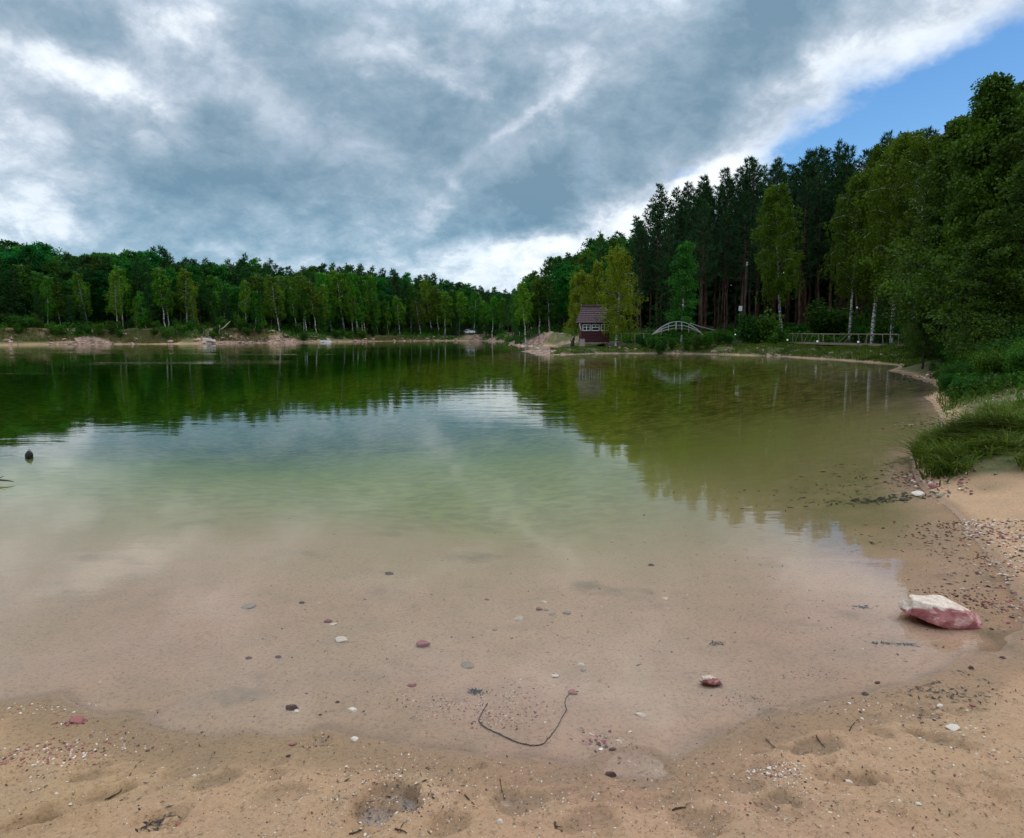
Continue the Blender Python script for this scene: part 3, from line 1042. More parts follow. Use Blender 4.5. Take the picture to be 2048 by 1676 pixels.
at_px('deadpine', 475, shoreY(475) + 18, 528, 'back', label='second bare dead pine, close right of the greyer one', cat='dead tree')

# --- rocky knoll and wood behind the hut
for r, (Y0, Y1, n) in enumerate(((93, 96, 11), (97, 102, 12), (104, 112, 13))):
    for i in range(n):
        px = 1028 + (1275 - 1028) * (i + rs.uniform(.1, .9)) / n
        sk = skyline(px)
        kind = rs.choice((['birch', 'broad', 'birch', 'broad'], ['broad', 'farpine', 'birch'], ['farpine', 'broad', 'farpine'])[r])
        at_px(kind, px, rs.uniform(Y0, Y1), 655 - (655 - sk) * ((.80, .92, .99)[r] + rs.uniform(-.08, .03)), 'knoll', wide=rs.uniform(1.0, 1.3), lean=rs.uniform(-.05, .05))
at_px('farpine', 1196, 86, 468, 'knoll', wide=.8)
at_px('birch', 1053, 90, 560, 'knoll', lean=-.03)

# --- tall pines behind the strip
for r, (Y0, Y1, n) in enumerate(((69, 72, 12), (74, 78, 17), (80, 85, 18), (88, 95, 20))):
    for i in range(n):
        px = 1262 + (1840 - 1262) * (i + rs.uniform(.05, .95)) / n
        Y = rs.uniform(Y0, Y1)
        sk = skyline(px)
        fr_ = (.80, .93, .98, .99)[r] + rs.uniform(-.12, .03)
        if r == 0 and px < 1420 and rs.random() < .5:
            at_px('fir', px, Y - 1, 655 - (655 - sk) * rs.uniform(.4, .62), 'pinewood', wide=1.2)
        at_px('pine', px, Y, 655 - (655 - sk) * fr_, 'pinewood', wide=rs.uniform(.85, 1.1), lean=rs.uniform(-.02, .02))
for px, top in ((1315, 374), (1372, 370), (1398, 354), (1436, 340), (1482, 318), (1497, 326), (1545, 322), (1600, 306), (1612, 302), (1658, 288), (1676, 296)):
    at_px('pine', px, 76 + rs.uniform(-2, 2), top, 'pinewood', wide=.85)

# --- individual trees on the strip and the right bank
at_px('hutbirch', 1231, 61.8, 489, 'strip', wide=.95, turn=.3, label='large bright yellow-green birch leaning over the right side of the red hut', cat='tree')
at_px('hutbirch', 1160, 68, 538, 'strip', wide=1.0, turn=1.2, label='slender bright green birch behind the left edge of the hut roof', cat='tree')
at_px('hutbirch', 1192, 69, 520, 'strip', wide=.7, label='bright birch directly behind the ridge of the hut roof', cat='tree')
at_px('poplar', 1362, 63, 486, 'strip', wide=.95, label='narrow cone-shaped young birch behind the white arched footbridge', cat='tree')
at_px('bigbirch', 1565, 62, 365, 'strip', wide=.92, lean=-.06, label='tall dark green birch with leaning white trunk at the left end of the wooden bridge', cat='tree')
at_px('bigbirch', 1745, 55, 275, 'strip', wide=.9, label='tall pale olive birch rising behind the wooden bridge, its top just below the blue sky', cat='tree')
at_px('bigbirch', 1785, 52, 262, 'strip', wide=.9, label='tall olive birch behind the right half of the wooden bridge', cat='tree')
at_px('bigbirch', 1700, 58, 340, 'strip', wide=.8, label='shorter airy birch standing in front of the reddish pine trunks', cat='tree')
at_px('bigbirch', 1830, 47, 262, 'strip', wide=.9, label='green birch behind the right end of the wooden bridge', cat='tree')
NB = [(1925, 27, 156, 'dark bank tree with an open spiky top against the blue sky'),
      (2035, 25, 124, 'tallest dark bank tree cut by the right edge of the photo'),
      (1972, 28, 172, 'narrow bank tree between the open spiky top and the tallest tree'),
      (1893, 31, 232, 'bank tree just left of the open spiky top, a little lower'),
      (1990, 30, 200, 'dark bank tree filling the dip between the two spiky tops'),
      (1908, 33, 330, 'dark leafy tree left of the spiky-topped bank tree'),
      (1852, 38, 540, 'lower leafy tree at the right end of the wooden bridge'),
      (1965, 22, 420, 'low broad bank tree hanging over the pink sand spit'),
      (2090, 22, 200, 'leafy bank tree mostly outside the right edge'),
      (2060, 32, 180, 'leafy tree deep in the wood at the right edge'),
      (1925, 40, 330, 'leafy tree deep in the shade behind the spiky-topped tree'),
      (1850, 30, 560, 'small leafy tree bending over the end of the wooden bridge'),
      (2150, 27, 180, 'bank tree outside the frame whose leaves reach the right edge')]
for px, Y, top, lab in NB:
    at_px('nearbirch', px, Y, top, 'rightbank', wide=1.0 if top < 300 else 1.25, label=lab, cat='tree')
for i in range(26):
    px = rs.uniform(1820, 2150)
    at_px(rs.choice(['broad', 'pine', 'broad']), px, rs.uniform(44, 75), 655 - (655 - skyline(px)) * rs.uniform(.7, .9), 'rightwood', wide=1.2)
for i in range(14):
    px = 1700 + 34 * i + rs.uniform(-8, 8)
    at_px('fir', px, rs.uniform(60, 68), rs.uniform(560, 610), 'rightwood', wide=1.3)

# --- shrubs
BUSH = []
for i in range(46):
    px = rs.uniform(10, 730)
    BUSH.append(('bush', px, shoreY(px) + rs.uniform(1.8, 5.5), rs.uniform(.9, 2.0), 'farbank'))
for px in (745, 765, 790, 812, 838, 852, 866, 880, 894, 905, 960, 1000):
    BUSH.append(('bush', px, shoreY(px) + rs.uniform(5, 6.5), rs.uniform(1.1, 2.0), 'farbank'))
BUSH += [('bush', 480, shoreY(480) + 3.5, 2.6, 'farbank'), ('bush', 608, shoreY(608) + 1.2, 1.5, 'farbank')]
for px, Y, h_ in ((1290, 60, 1.2), (1305, 58.5, 1.4), (1322, 57, 1.5), (1345, 58, 1.1), (1372, 57.5, 1.3), (1395, 57, 1.5), (1415, 57, 1.7), (1437, 58, 1.6), (1455, 58, 1.2), (1278, 63, 1.0), (1548, 55, 1.2), (1560, 57, 1.6)):
    BUSH.append(('bush', px, Y, h_ * .8, 'strip'))
for px, Y, h_ in ((1495, 60, 2.4), (1515, 60, 2.6), (1535, 61, 2.0), (1640, 63, 2.6), (1665, 62, 3.0), (1690, 62, 2.6), (1720, 58, 1.6), (1600, 66, 1.4), (1765, 56, 2.2), (1800, 52, 2.2)):
    BUSH.append(('bush', px, Y, h_, 'behindbridge'))
for px, Y, h_ in ((1850, 38, 1.5), (1875, 34, 1.2), (1890, 31, 1.1), (1915, 29, 1.2), (1935, 27, 1.2), (1960, 24, 1.1), (1985, 21, 1.0), (1995, 18.5, .8), (1930, 20, .7), (1905, 18.5, .5), (1940, 16.5, .5), (2020, 20, 1.1), (2045, 17.5, 1.0), (2060, 21, 1.5), (1975, 27, 1.6), (2010, 25, 1.8), (2040, 24, 1.8), (1900, 36, 1.9), (1830, 42, 1.5)):
    BUSH.append(('nearbush', px, Y, h_, 'rightbank'))
for k, px, Y, h_, zn in BUSH:
    put_tree(k, col_at(px, Y), Y, h_, zn, wide=rs.uniform(.85, 1.2))


# --- words that single out each tree and shrub
ORD = ['first', 'second', 'third', 'fourth', 'fifth', 'sixth', 'seventh', 'eighth', 'ninth', 'tenth', 'eleventh', 'twelfth', 'thirteenth', 'fourteenth', 'fifteenth', 'sixteenth', 'seventeenth', 'eighteenth', 'nineteenth', 'twentieth', 'twenty-first', 'twenty-second', 'twenty-third', 'twenty-fourth', 'twenty-fifth', 'twenty-sixth', 'twenty-seventh', 'twenty-eighth', 'twenty-ninth', 'thirtieth']
KIND = {'pine': 'tall dark pine', 'farpine': 'dark green pine', 'fir': 'young dark pine', 'birch': 'white-stemmed birch', 'birchlow': 'low white-stemmed birch', 'broad': 'rounded leafy tree',
        'bush': 'green shrub', 'nearbush': 'leafy shrub', 'poplar': 'young birch', 'bigbirch': 'tall birch', 'hutbirch': 'bright birch', 'nearbirch': 'bank tree'}
SEGS = [(-1e9, 60, 'at the left edge'), (60, 230, 'above the grassy left bank'), (230, 330, 'above the stony slide'),
        (330, 400, 'left of the white boards'), (400, 500, 'above the fallen pale trunk'), (500, 590, 'above the pink rock bank'),
        (590, 650, 'above the white plank'), (650, 740, 'around the tallest white trunk'), (740, 860, 'left of the willow thicket'), (860, 925, 'left of the parked car'),
        (925, 1025, 'right of the parked car'), (1025, 1110, 'on the knoll'), (1110, 1270, 'around the red hut'), (1270, 1340, 'left of the cone-shaped birch'), (1340, 1430, 'behind the arched footbridge'),
        (1430, 1520, 'left of the leaning birch'), (1520, 1600, 'behind the leaning birch'), (1600, 1710, "behind the bridge's left half"),
        (1710, 1840, "behind the bridge's right half"), (1840, 1960, 'by the pink sand spit'), (1960, 1e9, 'at the right edge')]
ROW = {'front': 'in the front row', 'mid': 'in the middle', 'back': 'in the back row', 'knoll': 'near the knoll', 'pinewood': 'in the pine wood', 'strip': 'on the grassy strip', 'behindbridge': 'in the shade',
       'rightbank': 'on the right bank', 'rightwood': 'deep in the wood', 'farbank': 'on the far bank'}
GRP = {'front': 'trees in the front row of the far shore', 'mid': 'trees in the middle of the far wood', 'back': 'trees along the far skyline', 'knoll': 'trees on and behind the rocky knoll',
       'pinewood': 'tall pines behind the grassy strip', 'strip': 'trees and shrubs on the grassy strip', 'behindbridge': 'shrubs behind the wooden bridge', 'rightbank': 'trees and shrubs of the right bank', 'rightwood': 'trees deep in the right wood', 'farbank': 'shrubs on the far bank'}
bins = {}
for t_ in TREES:
    isb = 'bush' in t_['k']
    t_['cat'] = t_['cat'] or ('shrub' if isb else 'tree')
    t_['group'] = GRP[t_['zone']]
    if t_['label']:
        continue
    seg_ = next(s for a, b, s in SEGS if a <= t_['px'] < b)
    bins.setdefault((t_['k'] if t_['k'] != 'nearbush' else 'bush', t_['zone'], seg_), []).append(t_)
for (k, zn, sg), L_ in bins.items():
    L_.sort(key=lambda t_: t_['px'])
    for i, t_ in enumerate(L_):
        n = len(L_)
        o_ = 'only' if n == 1 else 'leftmost' if i == 0 else 'rightmost' if i == n - 1 else ORD[min(i, 29)]
        fl = ' from the left' if o_ in ORD else ''
        t_['label'] = f"{o_} {KIND[k]}{fl} {ROW[zn]} {sg}"
for t_ in TREES:
    tag(t_['o'], t_['label'], t_['cat'], t_['group'])
print('TREES', len(TREES))

# ------------------------------------------------------------------ far-off wood and undergrowth (nobody could count these)
g5 = np.random.default_rng(5)


def scatter_leaves(name, C, size, mat, label, cat, flat=0.0, up=0.0):
    q = Q()
    n = len(C)
    A = randdir(n, g5)
    A[:, 2] *= (1 - flat)
    A[:, 2] += up
    A /= np.linalg.norm(A, axis=1, keepdims=True) + 1e-9
    B = np.cross(A, randdir(n, g5))
    B /= np.linalg.norm(B, axis=1, keepdims=True) + 1e-9
    s_ = size * g5.uniform(.55, 1.35, (n, 1))
    q.leaves(C, A * s_ * .5, B * s_ * .36)
    o = link(name, q.mesh(name, mat))
    return tag(o, label, cat, None, 'stuff')


n = 260000
px = g5.uniform(-260, 2500, n)
rightp = px > 1030
Y0 = np.where(rightp, np.interp(px, [1030, 1250, 2500], [116, 99, 92]), np.interp(px, FX, FY) + 29)
YY = Y0 + g5.uniform(0, 7, n)
dx = (px - CX) / F / CP
XX = dx * YY
gzz = height(XX, YY, False)
top = np.array([z_at(p_, y_) for p_, y_ in zip(np.interp(px, SKY_PX, SKY_PY), YY)])
lowt = np.where(rightp, .62, .86)
ZZ = gzz + g5.uniform(0, 1, n) ** np.where(np.arange(n) % 3 == 0, 3.2, 1.2) * (top - gzz) * lowt * (1 + .16 * fbm(XX, YY, .25, 3, 91))
scatter_leaves('distant_wood', np.stack([XX, YY, ZZ], 1), .78, M['pine'], 'dark mass of forest behind the countable trees', 'forest')

n = 130000
px = g5.uniform(-150, 2300, n)
XX, YY = [], []
sp_ = g5.uniform(0, 1, n)
base_ = np.where(px < 1030, np.interp(px, FX, FY) + 1.2, np.interp(px, [1030, 1110, 1200, 1300, 1850, 1950, 2300], [92, 91, 70, 64, 55, 36, 20]))
YY = base_ + sp_ ** 1.4 * np.where(px < 1030, 16, 24)
XX = (px - CX) / F / CP * YY
keep = fbm(XX, YY, .22, 3, 95) + .5 * fbm(XX, YY, .8, 2, 96) > np.where(px < 1030, .12 - sp_ * .9, .1 - sp_ * 1.4)
carx, cary = col_at(938, 139), 139
keep &= ~((np.abs(XX - carx) < 4.5) & (YY < 150) & (px > 915) & (px < 960))
keep &= ~((px > 1140) & (px < 1245) & (YY < 74))
XX, YY = XX[keep], YY[keep]
ZZ = height(XX, YY, False) + g5.uniform(0, 1, len(XX)) ** 1.6 * (.55 + .65 * np.clip(fbm(XX, YY, .35, 2, 97) + .3, 0, 1))
scatter_leaves('undergrowth', np.stack([XX, YY, ZZ], 1), .24, M['bush'], 'low green undergrowth along the forest edge', 'undergrowth')


n = 60000
px = g5.uniform(1850, 2150, n)
YY = g5.uniform(12.5, 30, n)
XX = (px - CX) / F / CP * YY
d_, _ = shore(XX, YY)
cl_ = fbm(XX, YY, .9, 3, 111)
keep = (d_ > .3) & (cl_ > -.05) & ~((np.abs(XX / YY - .70) < .06) & (YY < 15.5))
XX, YY, cl_ = XX[keep], YY[keep], cl_[keep]
ZZ = height(XX, YY, False) + g5.uniform(0, 1, len(XX)) ** 1.4 * (.15 + 1.0 * np.clip(cl_, 0, .6))
scatter_leaves('ground_cover', np.stack([XX, YY, ZZ], 1), .085, M['bush'], 'leafy weeds covering the right bank between the grass tufts', 'weeds')

# ------------------------------------------------------------------ grass
def blades(name, X, Yv, h, w, lean, mat, label, mix=None, segs=3, wind=(-.35, -.15)):
    n = len(X)
    z = height(X, Yv, True)
    q = Q()
    a = g5.uniform(0, 6.28, n)
    ld = np.stack([np.cos(a), np.sin(a), np.zeros(n)], 1) * lean * g5.uniform(.1, 1.3, (n, 1)) + np.array([*wind, 0]) * lean * .5
    side = np.stack([-np.sin(a + .6), np.cos(a + .6), np.zeros(n)], 1)
    hh = (h * g5.uniform(.45, 1.15, n) * (1 + .55 * fbm(X, Yv, 1.6, 2, 113)))[:, None]
    P0 = np.stack([X, Yv, z - .02], 1)
    rows = []
    for i in range(segs + 1):
        t = i / segs
        c = P0 + np.array([0, 0, 1]) * hh * (t - .28 * lean * t * t * 1.6) + ld * hh * t ** 1.9
        ww = w * (1 - t) ** .7 * .5 + .0008
        rows.append(np.stack([c - side * ww, c + side * ww], 1))
    V = np.stack(rows, 1)                        # n, segs+1, 2, 3
    k = (segs + 1) * 2
    b = np.arange(n)[:, None, None] * k + (np.arange(segs) * 2)[None, :, None] + np.array([0, 1, 3, 2])[None, None]
    q.add(V.reshape(-1, 3), b.reshape(-1, 4))
    o = link(name, q.mesh(name, mat))
    return tag(o, label, 'grass', None, 'stuff')


def land_filter(X, Yv, lo, hi=1e9):
    d, _ = shore(X, Yv)
    return (d > lo) & (d < hi)


# long tufts on the right bank
n = 42000
X = g5.uniform(4.8, 22, n)
Yv = g5.uniform(7.1, 24, n)
tuft = fbm(X, Yv, 1.1, 3, 101) + .5 * fbm(X, Yv, 4, 2, 102)
k_ = land_filter(X, Yv, .05) & (tuft > -.02) & (X / Yv < .84) & ~((np.abs(X / Yv - .66) < .05) & (np.abs(Yv - 13.3) < 1.0))
kk = k_ & (Yv + .25 * (X - 6) > 7.45)
blades('grass', X[kk], Yv[kk], .40, .020, 1.0, M['grass'], 'long arching grass tufts on the right bank')
n = 17000
X = g5.uniform(5.6, 9.2, n)
Yv = g5.uniform(8.0, 12.2, n)
ct = np.stack([g5.uniform(4.95, 8.6, 75), g5.uniform(7.45, 11.4, 75)], 1)
ci = g5.integers(0, 75, n)
X = ct[ci, 0] + g5.normal(0, .11, n)
Yv = ct[ci, 1] + g5.normal(0, .11, n)
k_ = land_filter(X, Yv, .03)
kd = k_ & (g5.random(n) < .12)
blades('dry_grass', X[kd], Yv[kd], .52, .014, 1.3, M['grass_y'], 'straw-coloured dead blades among the grass on the right bank')
blades('grass', X[k_], Yv[k_], .52, .017, 1.15, M['grass'], 'thick dark grass clump overhanging the water on the right bank')
# bright strip below the wooden bridge
n = 170000
px = g5.uniform(1100, 1860, n)
Yv = g5.uniform(34, 62, n)
X = (px - CX) / F / CP * Yv
tuft = fbm(X, Yv, .7, 3, 105)
k_ = land_filter(X, Yv, .3, 9) & (tuft > -.45) & ~((px < 1235) & (Yv > 61))
blades('grass', X[k_], Yv[k_], .26, .035, .7, M['grass'], 'bright green grass strip in front of the wooden bridge', segs=2)
n = 26000
X = g5.uniform(-66, 0, n)
px = g5.uniform(-60, 880, n)
Yv = np.interp(px, FX, FY) + g5.uniform(.2, 3.5, n)
X = (px - CX) / F / CP * Yv
k_ = land_filter(X, Yv, .25, 4) & (fbm(X, Yv, .11, 2, 107) > 0)
blades('grass', X[k_], Yv[k_], .55, .07, .5, M['grass_y'], 'yellowish reeds and grass along the far waterline', segs=2)

# ------------------------------------------------------------------ stones
def stone_mesh(name, seed, dims, mat, sub=3, cuts=9, rough=.05):
    g = np.random.default_rng(seed)
    bm = bmesh.new()
    bmesh.ops.create_icosphere(bm, subdivisions=sub, radius=1)
    V = np.array([v.co[:] for v in bm.verts])
    for _ in range(cuts):
        nrm = randdir(1, g)[0]
        dd = g.uniform(.50, .85)
        e = V @ nrm - dd
        V = V - np.outer(np.maximum(e, 0), nrm) * .92
    V += randdir(1, g) * 0
    nz = fbm(V[:, 0] * 1.7 + V[:, 2] * .9, V[:, 1] * 1.7 - V[:, 2] * .7, 1.5, 4, seed)
    V *= (1 + rough * nz)[:, None]
    V *= np.array(dims) / 2 / np.abs(V).max(0)
    for v, c in zip(bm.verts, V):
        v.co = c
    me = bpy.data.meshes.new(name)
    bm.to_mesh(me)
    bm.free()
    me.materials.append(mat)
    me.polygons.foreach_set("use_smooth", np.full(len(me.polygons), sub >= 4, dtype=bool))
    return me


def stone_mat(name, a, b, c=None, sc=9, bump=.006, rough=.75):
    m, n, out = new_mat(name)
    t = n.add('ShaderNodeTexCoord')
    nz = n.noise(t.outputs['Object'], sc, 7, .65, .3)
    n2_ = n.noise(t.outputs['Object'], sc * 3.5, 5, .7)
    col = n.mix(n.ramp(nz, .35, .65), a, b)
    if c:
        col = n.mix(n.ramp(n2_, .55, .68, 0, .8), col, c)
    bs = n.add('ShaderNodeBsdfPrincipled', ins={'Base Color': col, 'Roughness': rough})
    bs.inputs['Specular IOR Level'].default_value = .3
    bp = n.add('ShaderNodeBump', ins={'Height': n.math('ADD', nz, n.math('MULTIPLY', n2_, .5)), 'Distance': bump, 'Strength': .9})
    n.set(bs.inputs['Normal'], bp)
    n.set(out.inputs[0], bs)
    return m


M['s_red'] = stone_mat('maroon_stone', (.17, .045, .045), (.34, .12, .10), (.50, .30, .26), 30, .002)
M['s_pale'] = stone_mat('pale_stone', (.46, .36, .27), (.70, .62, .52), (.40, .22, .17), 30, .002)
M['s_grey'] = stone_mat('grey_stone', (.18, .14, .10), (.34, .27, .20), None, 30, .002)
M['s_dark'] = stone_mat('dark_brown_stone', (.045, .025, .022), (.12, .06, .05), None, 30, .002)
M['s_bank'] = stone_mat('pink_bank_rock', (.24, .14, .105), (.52, .36, .28), (.14, .09, .07), 2.6, .03)

# the hero boulder: cream crust above, maroon broken face below
def boulder_mat():
    m, n, out = new_mat('two_tone_boulder')
    t = n.add('ShaderNodeTexCoord')
    P_ = t.outputs['Object']
    sp = n.add('ShaderNodeSeparateXYZ', ins={0: P_})
    w1 = n.noise(P_, 7, 6, .6, .5)
    w2 = n.noise(P_, 26, 6, .68, .3)
    mp = n.add('ShaderNodeMapping')
    n.set(mp.inputs[0], P_)
    mp.inputs[2].default_value = (0, R(20), R(25))
    mp.inputs[3].default_value = (7, 30, 30)
    st = n.noise(mp.outputs[0], 1.0, 6, .65, .6)
    # crust boundary: a slanting plane through the stone
    pl = n.math('ADD', n.math('MULTIPLY', sp.outputs[0], -.10), n.math('ADD', n.math('MULTIPLY', sp.outputs[1], .75), n.math('MULTIPLY', sp.outputs[2], 1.0)))
    pl = n.math('ADD', pl, n.math('MULTIPLY', n.math('SUBTRACT', w1, .5), .16))
    k = n.ramp(pl, .012, .034)
    red = n.mix(n.ramp(w1, .35, .65), (.22, .055, .055), (.40, .15, .13))
    red = n.mix(n.ramp(st, .56, .70, 0, .7), red, (.60, .36, .31))
    red = n.mix(n.ramp(w2, .42, .25, 0, .7), red, (.09, .02, .025))
    red = n.mix(n.ramp(w1, .52, .66, 0, .55), red, (.62, .42, .36))
    crm = n.mix(n.ramp(w2, .35, .65), (.48, .35, .26), (.68, .56, .45))
    crm = n.mix(n.ramp(st, .60, .72, 0, .6), crm, (.50, .26, .20))
    bs = n.add('ShaderNodeBsdfPrincipled', ins={'Base Color': n.mix(k, red, crm), 'Roughness': .62})
    bs.inputs['Specular IOR Level'].default_value = .35
    hb = n.math('ADD', n.math('MULTIPLY', w1, .05), n.math('ADD', n.math('MULTIPLY', st, .008), n.math('MULTIPLY', w2, .006)))
    bp = n.add('ShaderNodeBump', ins={'Height': hb, 'Distance': 1.0, 'Strength': .8})
    n.set(bs.inputs['Normal'], bp)
    n.set(out.inputs[0], bs)
    return m


def hero():
    """outline read from the photo: rounded high left end, flat cream top, wedge narrowing to a low right end"""
    bm = bmesh.new()
    bmesh.ops.create_icosphere(bm, subdivisions=5, radius=1)
    V = np.array([v.co[:] for v in bm.verts])
    V /= ((np.abs(V) ** 3).sum(1) ** (1 / 3))[:, None]
    # (normal, offset) cutting planes give the broken facets
    cuts = [((0, .12, 1), .52), ((-.35, -.55, -.75), .62), ((.30, -.90, .30), .58), ((.8, -.3, .5), .64), ((-.55, -.75, .35), .66),
            ((-.95, -.1, .1), .86), ((.2, -.7, -.7), .70), ((.45, .5, .75), .62), ((-.4, .8, .4), .7), ((.1, -.97, -.1), .66), ((.9, .1, -.35), .86), ((1, 0, .05), .93), ((-.15, -.8, .6), .60)]
    for nrm, dd in cuts:
        nrm = np.array(nrm) / np.linalg.norm(nrm)
        e = V @ nrm - dd
        V = V - np.outer(np.maximum(e, 0), nrm) * .96
    V[:, 2] -= .34 * np.clip(V[:, 0] + .0, 0, 2) ** 1.2          # drops to the right
    V[:, 1] -= .16 * V[:, 0]
    V *= np.array([.262, .18, .125])
    V += randdir(1)[0] * 0
    V *= (1 + .12 * fbm(V[:, 0] * 1 + V[:, 2], V[:, 1] - V[:, 2], 8, 4, 7) + .05 * fbm(V[:, 0] - V[:, 2], V[:, 1] + V[:, 2], 34, 3, 8))[:, None]
    for v, c in zip(bm.verts, V):
        v.co = c
    me = bpy.data.meshes.new('boulder')
    bm.to_mesh(me)
    bm.free()
    me.materials.append(boulder_mat())
    me.polygons.foreach_set("use_smooth", np.full(len(me.polygons), True, dtype=bool))
    return me


bx, by = ground(1903, 1250)
hb_ = link('boulder', hero(), None, (bx, by + .06, .058), (R(15), R(3), R(-7)))
tag(hb_, 'large two-tone boulder with cream top and maroon face at the right waterline', 'boulder')

ob2 = ground(1425, 1366)
tag(link('stone', hb_.data, None, (ob2[0], ob2[1] + .01, .012), (0, R(3), R(10)), (.25, .25, .25)), 'fist-sized pink stone with a pale top casting a dark reflection, right of centre', 'stone', 'stones scattered on the sand and lake bed')
SM = {}
for c_ in ('red', 'pale', 'grey', 'dark'):
    SM[c_] = [stone_mesh('stone', 400 + 10 * len(c_) + i, (1, .72, .45), M['s_' + c_], 3, 14, .10) for i in range(4)]
# px, py, width px, kind, aspect(height), label
ST = [(498, 1214, 30, 'grey', .25, 'flat pinkish slab under water, farthest left of the sunken stones'),
      (656, 1243, 17, 'red', .4, 'small mauve stone touching a pale one under water'),
      (666, 1249, 15, 'pale', .3, 'small pale stone touching a mauve one under water'),
      (682, 1281, 27, 'pale', .4, 'angular beige stone under water left of the dark red stone'),
      (847, 1291, 28, 'red', .55, 'dark red stone under water at the middle left'),
      (935, 1332, 28, 'grey', .35, 'flat greyish stone just above the dark weed patch'),
      (1037, 1238, 20, 'pale', .5, 'whitish stone under water left of the reddish one'),
      (1078, 1219, 14, 'red', .5, 'small brick red stone in the far row under water'),
      (1092, 1220, 11, 'grey', .4, 'small grey stone right beside the brick red one'),
      (1104, 1229, 14, 'grey', .3, 'grey stone just below the brick red one'),
      (1135, 1226, 19, 'grey', .3, 'long grey stone at the right end of the far row'),
      (1088, 1204, 13, 'pale', .3, 'pale stone above the brick red one under water'),
      (778, 1147, 18, 'dark', .3, 'farthest dark flat stone under water left of centre'),
      (975, 1199, 10, 'red', .4, 'tiny red-brown stone alone under water near the centre'),
      (990, 1260, 11, 'grey', .4, 'tiny grey-brown stone below left of the whitish one'),
      (825, 1371, 20, 'red', .3, 'thin crimson stone under shallow water left of the weed patch'),
      (1162, 1331, 15, 'pale', .5, 'upper pale stone of the small heap above the bent twig'),
      (1166, 1341, 12, 'grey', .5, 'grey stone of the small heap above the bent twig'),
      (1110, 1353, 17, 'pale', .4, 'cream pebble left of the small heap above the twig'),
      (1283, 1430, 20, 'pale', .4, 'oval cream pebble alone on wet sand right of the twig'),
      (1303, 1128, 13, 'dark', .4, 'small dark stone far out under water right of centre'),
      (1330, 1198, 14, 'pale', .4, 'small cream stone far out under water right of centre'),
      (1222, 1551, 21, 'dark', .7, 'dark maroon angular stone beside the round hollow'),
      (1000, 1646, 13, 'pale', .9, 'upright white stone on the sand near the bottom edge'),
      (796, 1636, 22, 'pale', .8, 'white pointed shard in the churned footprint'),
      (603, 1206, 12, 'dark', .4, 'small dark stone behind the mauve and pale pair'),
      (638, 1206, 10, 'pale', .4, 'tiny white stone behind the mauve and pale pair'),
      (497, 1317, 13, 'dark', .4, 'left one of two small dark stones under water at left'),
      (556, 1315, 13, 'dark', .4, 'right one of two small dark stones under water at left'),
      (585, 1417, 26, 'dark', .5, 'dark knobbly stone on the wet sand left of centre'),
      (593, 1424, 12, 'pale', .6, 'white chip lying on the dark knobbly stone'),
      (705, 1421, 19, 'pale', .4, 'white broken pebble right of the dark knobbly stone'),
      (708, 1479, 17, 'pale', .4, 'white broken pebble on the sand beside the grey silt patch'),
      (577, 1513, 10, 'dark', .5, 'small dark pebble on dry sand below the grey silt patch'),
      (585, 1489, 17, 'red', .3, 'thin rust red pebble left of the grey silt patch'),
      (675, 1405, 9, 'dark', .6, 'tiny dark pebble above the white broken pebble'),
      (641, 1430, 8, 'dark', .5, 'tiny dark pebble left of the white broken pebble'),
      (1146, 1386, 20, 'red', .4, 'crimson pebble at the right tip of the bent twig'),
      (1905, 1457, 26, 'pale', .4, 'whitish stone in the sand below the waterline at right'),
      (1880, 1413, 14, 'pale', .4, 'small cream stone on sand below the boulder'),
      (1837, 1612, 13, 'pale', .6, 'small cream stone near the bottom right corner'),
      (1698, 1563, 14, 'pale', .6, 'small cream stone right of the pebble patch'),
      (1945, 1412, 12, 'red', .5, 'small red stone on sand far right below the boulder'),
      (358, 1649, 18, 'red', .5, 'rust red stone on sand near the bottom left'),
      (388, 1552, 9, 'pale', .5, 'tiny white chip on sand left of centre'),
      (112, 1587, 9, 'pale', .5, 'upper white chip beside the dark rut at the left'),
      (139, 1598, 9, 'pale', .5, 'lower white chip beside the dark rut at the left'),
      (97, 1652, 10, 'pale', .4, 'white chip on sand at the bottom left corner'),
      (1730, 1389, 14, 'dark', .5, 'brown pebble on the right waterline'),
      (1755, 1366, 12, 'dark', .5, 'brown pebble just under the water inside the right waterline'),
      (1942, 1337, 12, 'dark', .7, 'small black pebble on sand below the boulder'),
      (2005, 1316, 11, 'dark', .5, 'small black pebble on sand right below the boulder'),
      (1555, 1455, 9, 'red', .4, 'left one of two small red pebbles below the waterline'),
      (1587, 1453, 9, 'red', .4, 'right one of two small red pebbles below the waterline'),
      (156, 1442, 30, 'red', .35, 'dark red pebble cluster stone on the left waterline'),
      (1828, 917, 17, 'pale', .6, 'pink rounded stone at the water edge beneath the grass'),
      (1835, 990, 24, 'pale', .5, 'larger pink stone at the water edge below the grass clump'),
      (1866, 984, 20, 'red', .5, 'reddish stone right of the larger pink one by the grass'),
      (1862, 972, 12, 'pale', .5, 'white pebble above the reddish stone by the grass'),
      (1880, 997, 18, 'grey', .5, 'grey-pink stone under the grass clump by the water'),
      (1915, 835, 12, 'pale', .5, 'white stone at the top of the small pile above the grass'),
      (1898, 826, 12, 'pale', .5, 'pale stone left in the small pile above the grass'),
      (1920, 848, 11, 'pale', .5, 'pale stone at the bottom of the small pile above the grass'),
      (1905, 842, 11, 'grey', .5, 'grey stone inside the small pile above the grass')]
rs2 = random.Random(3)
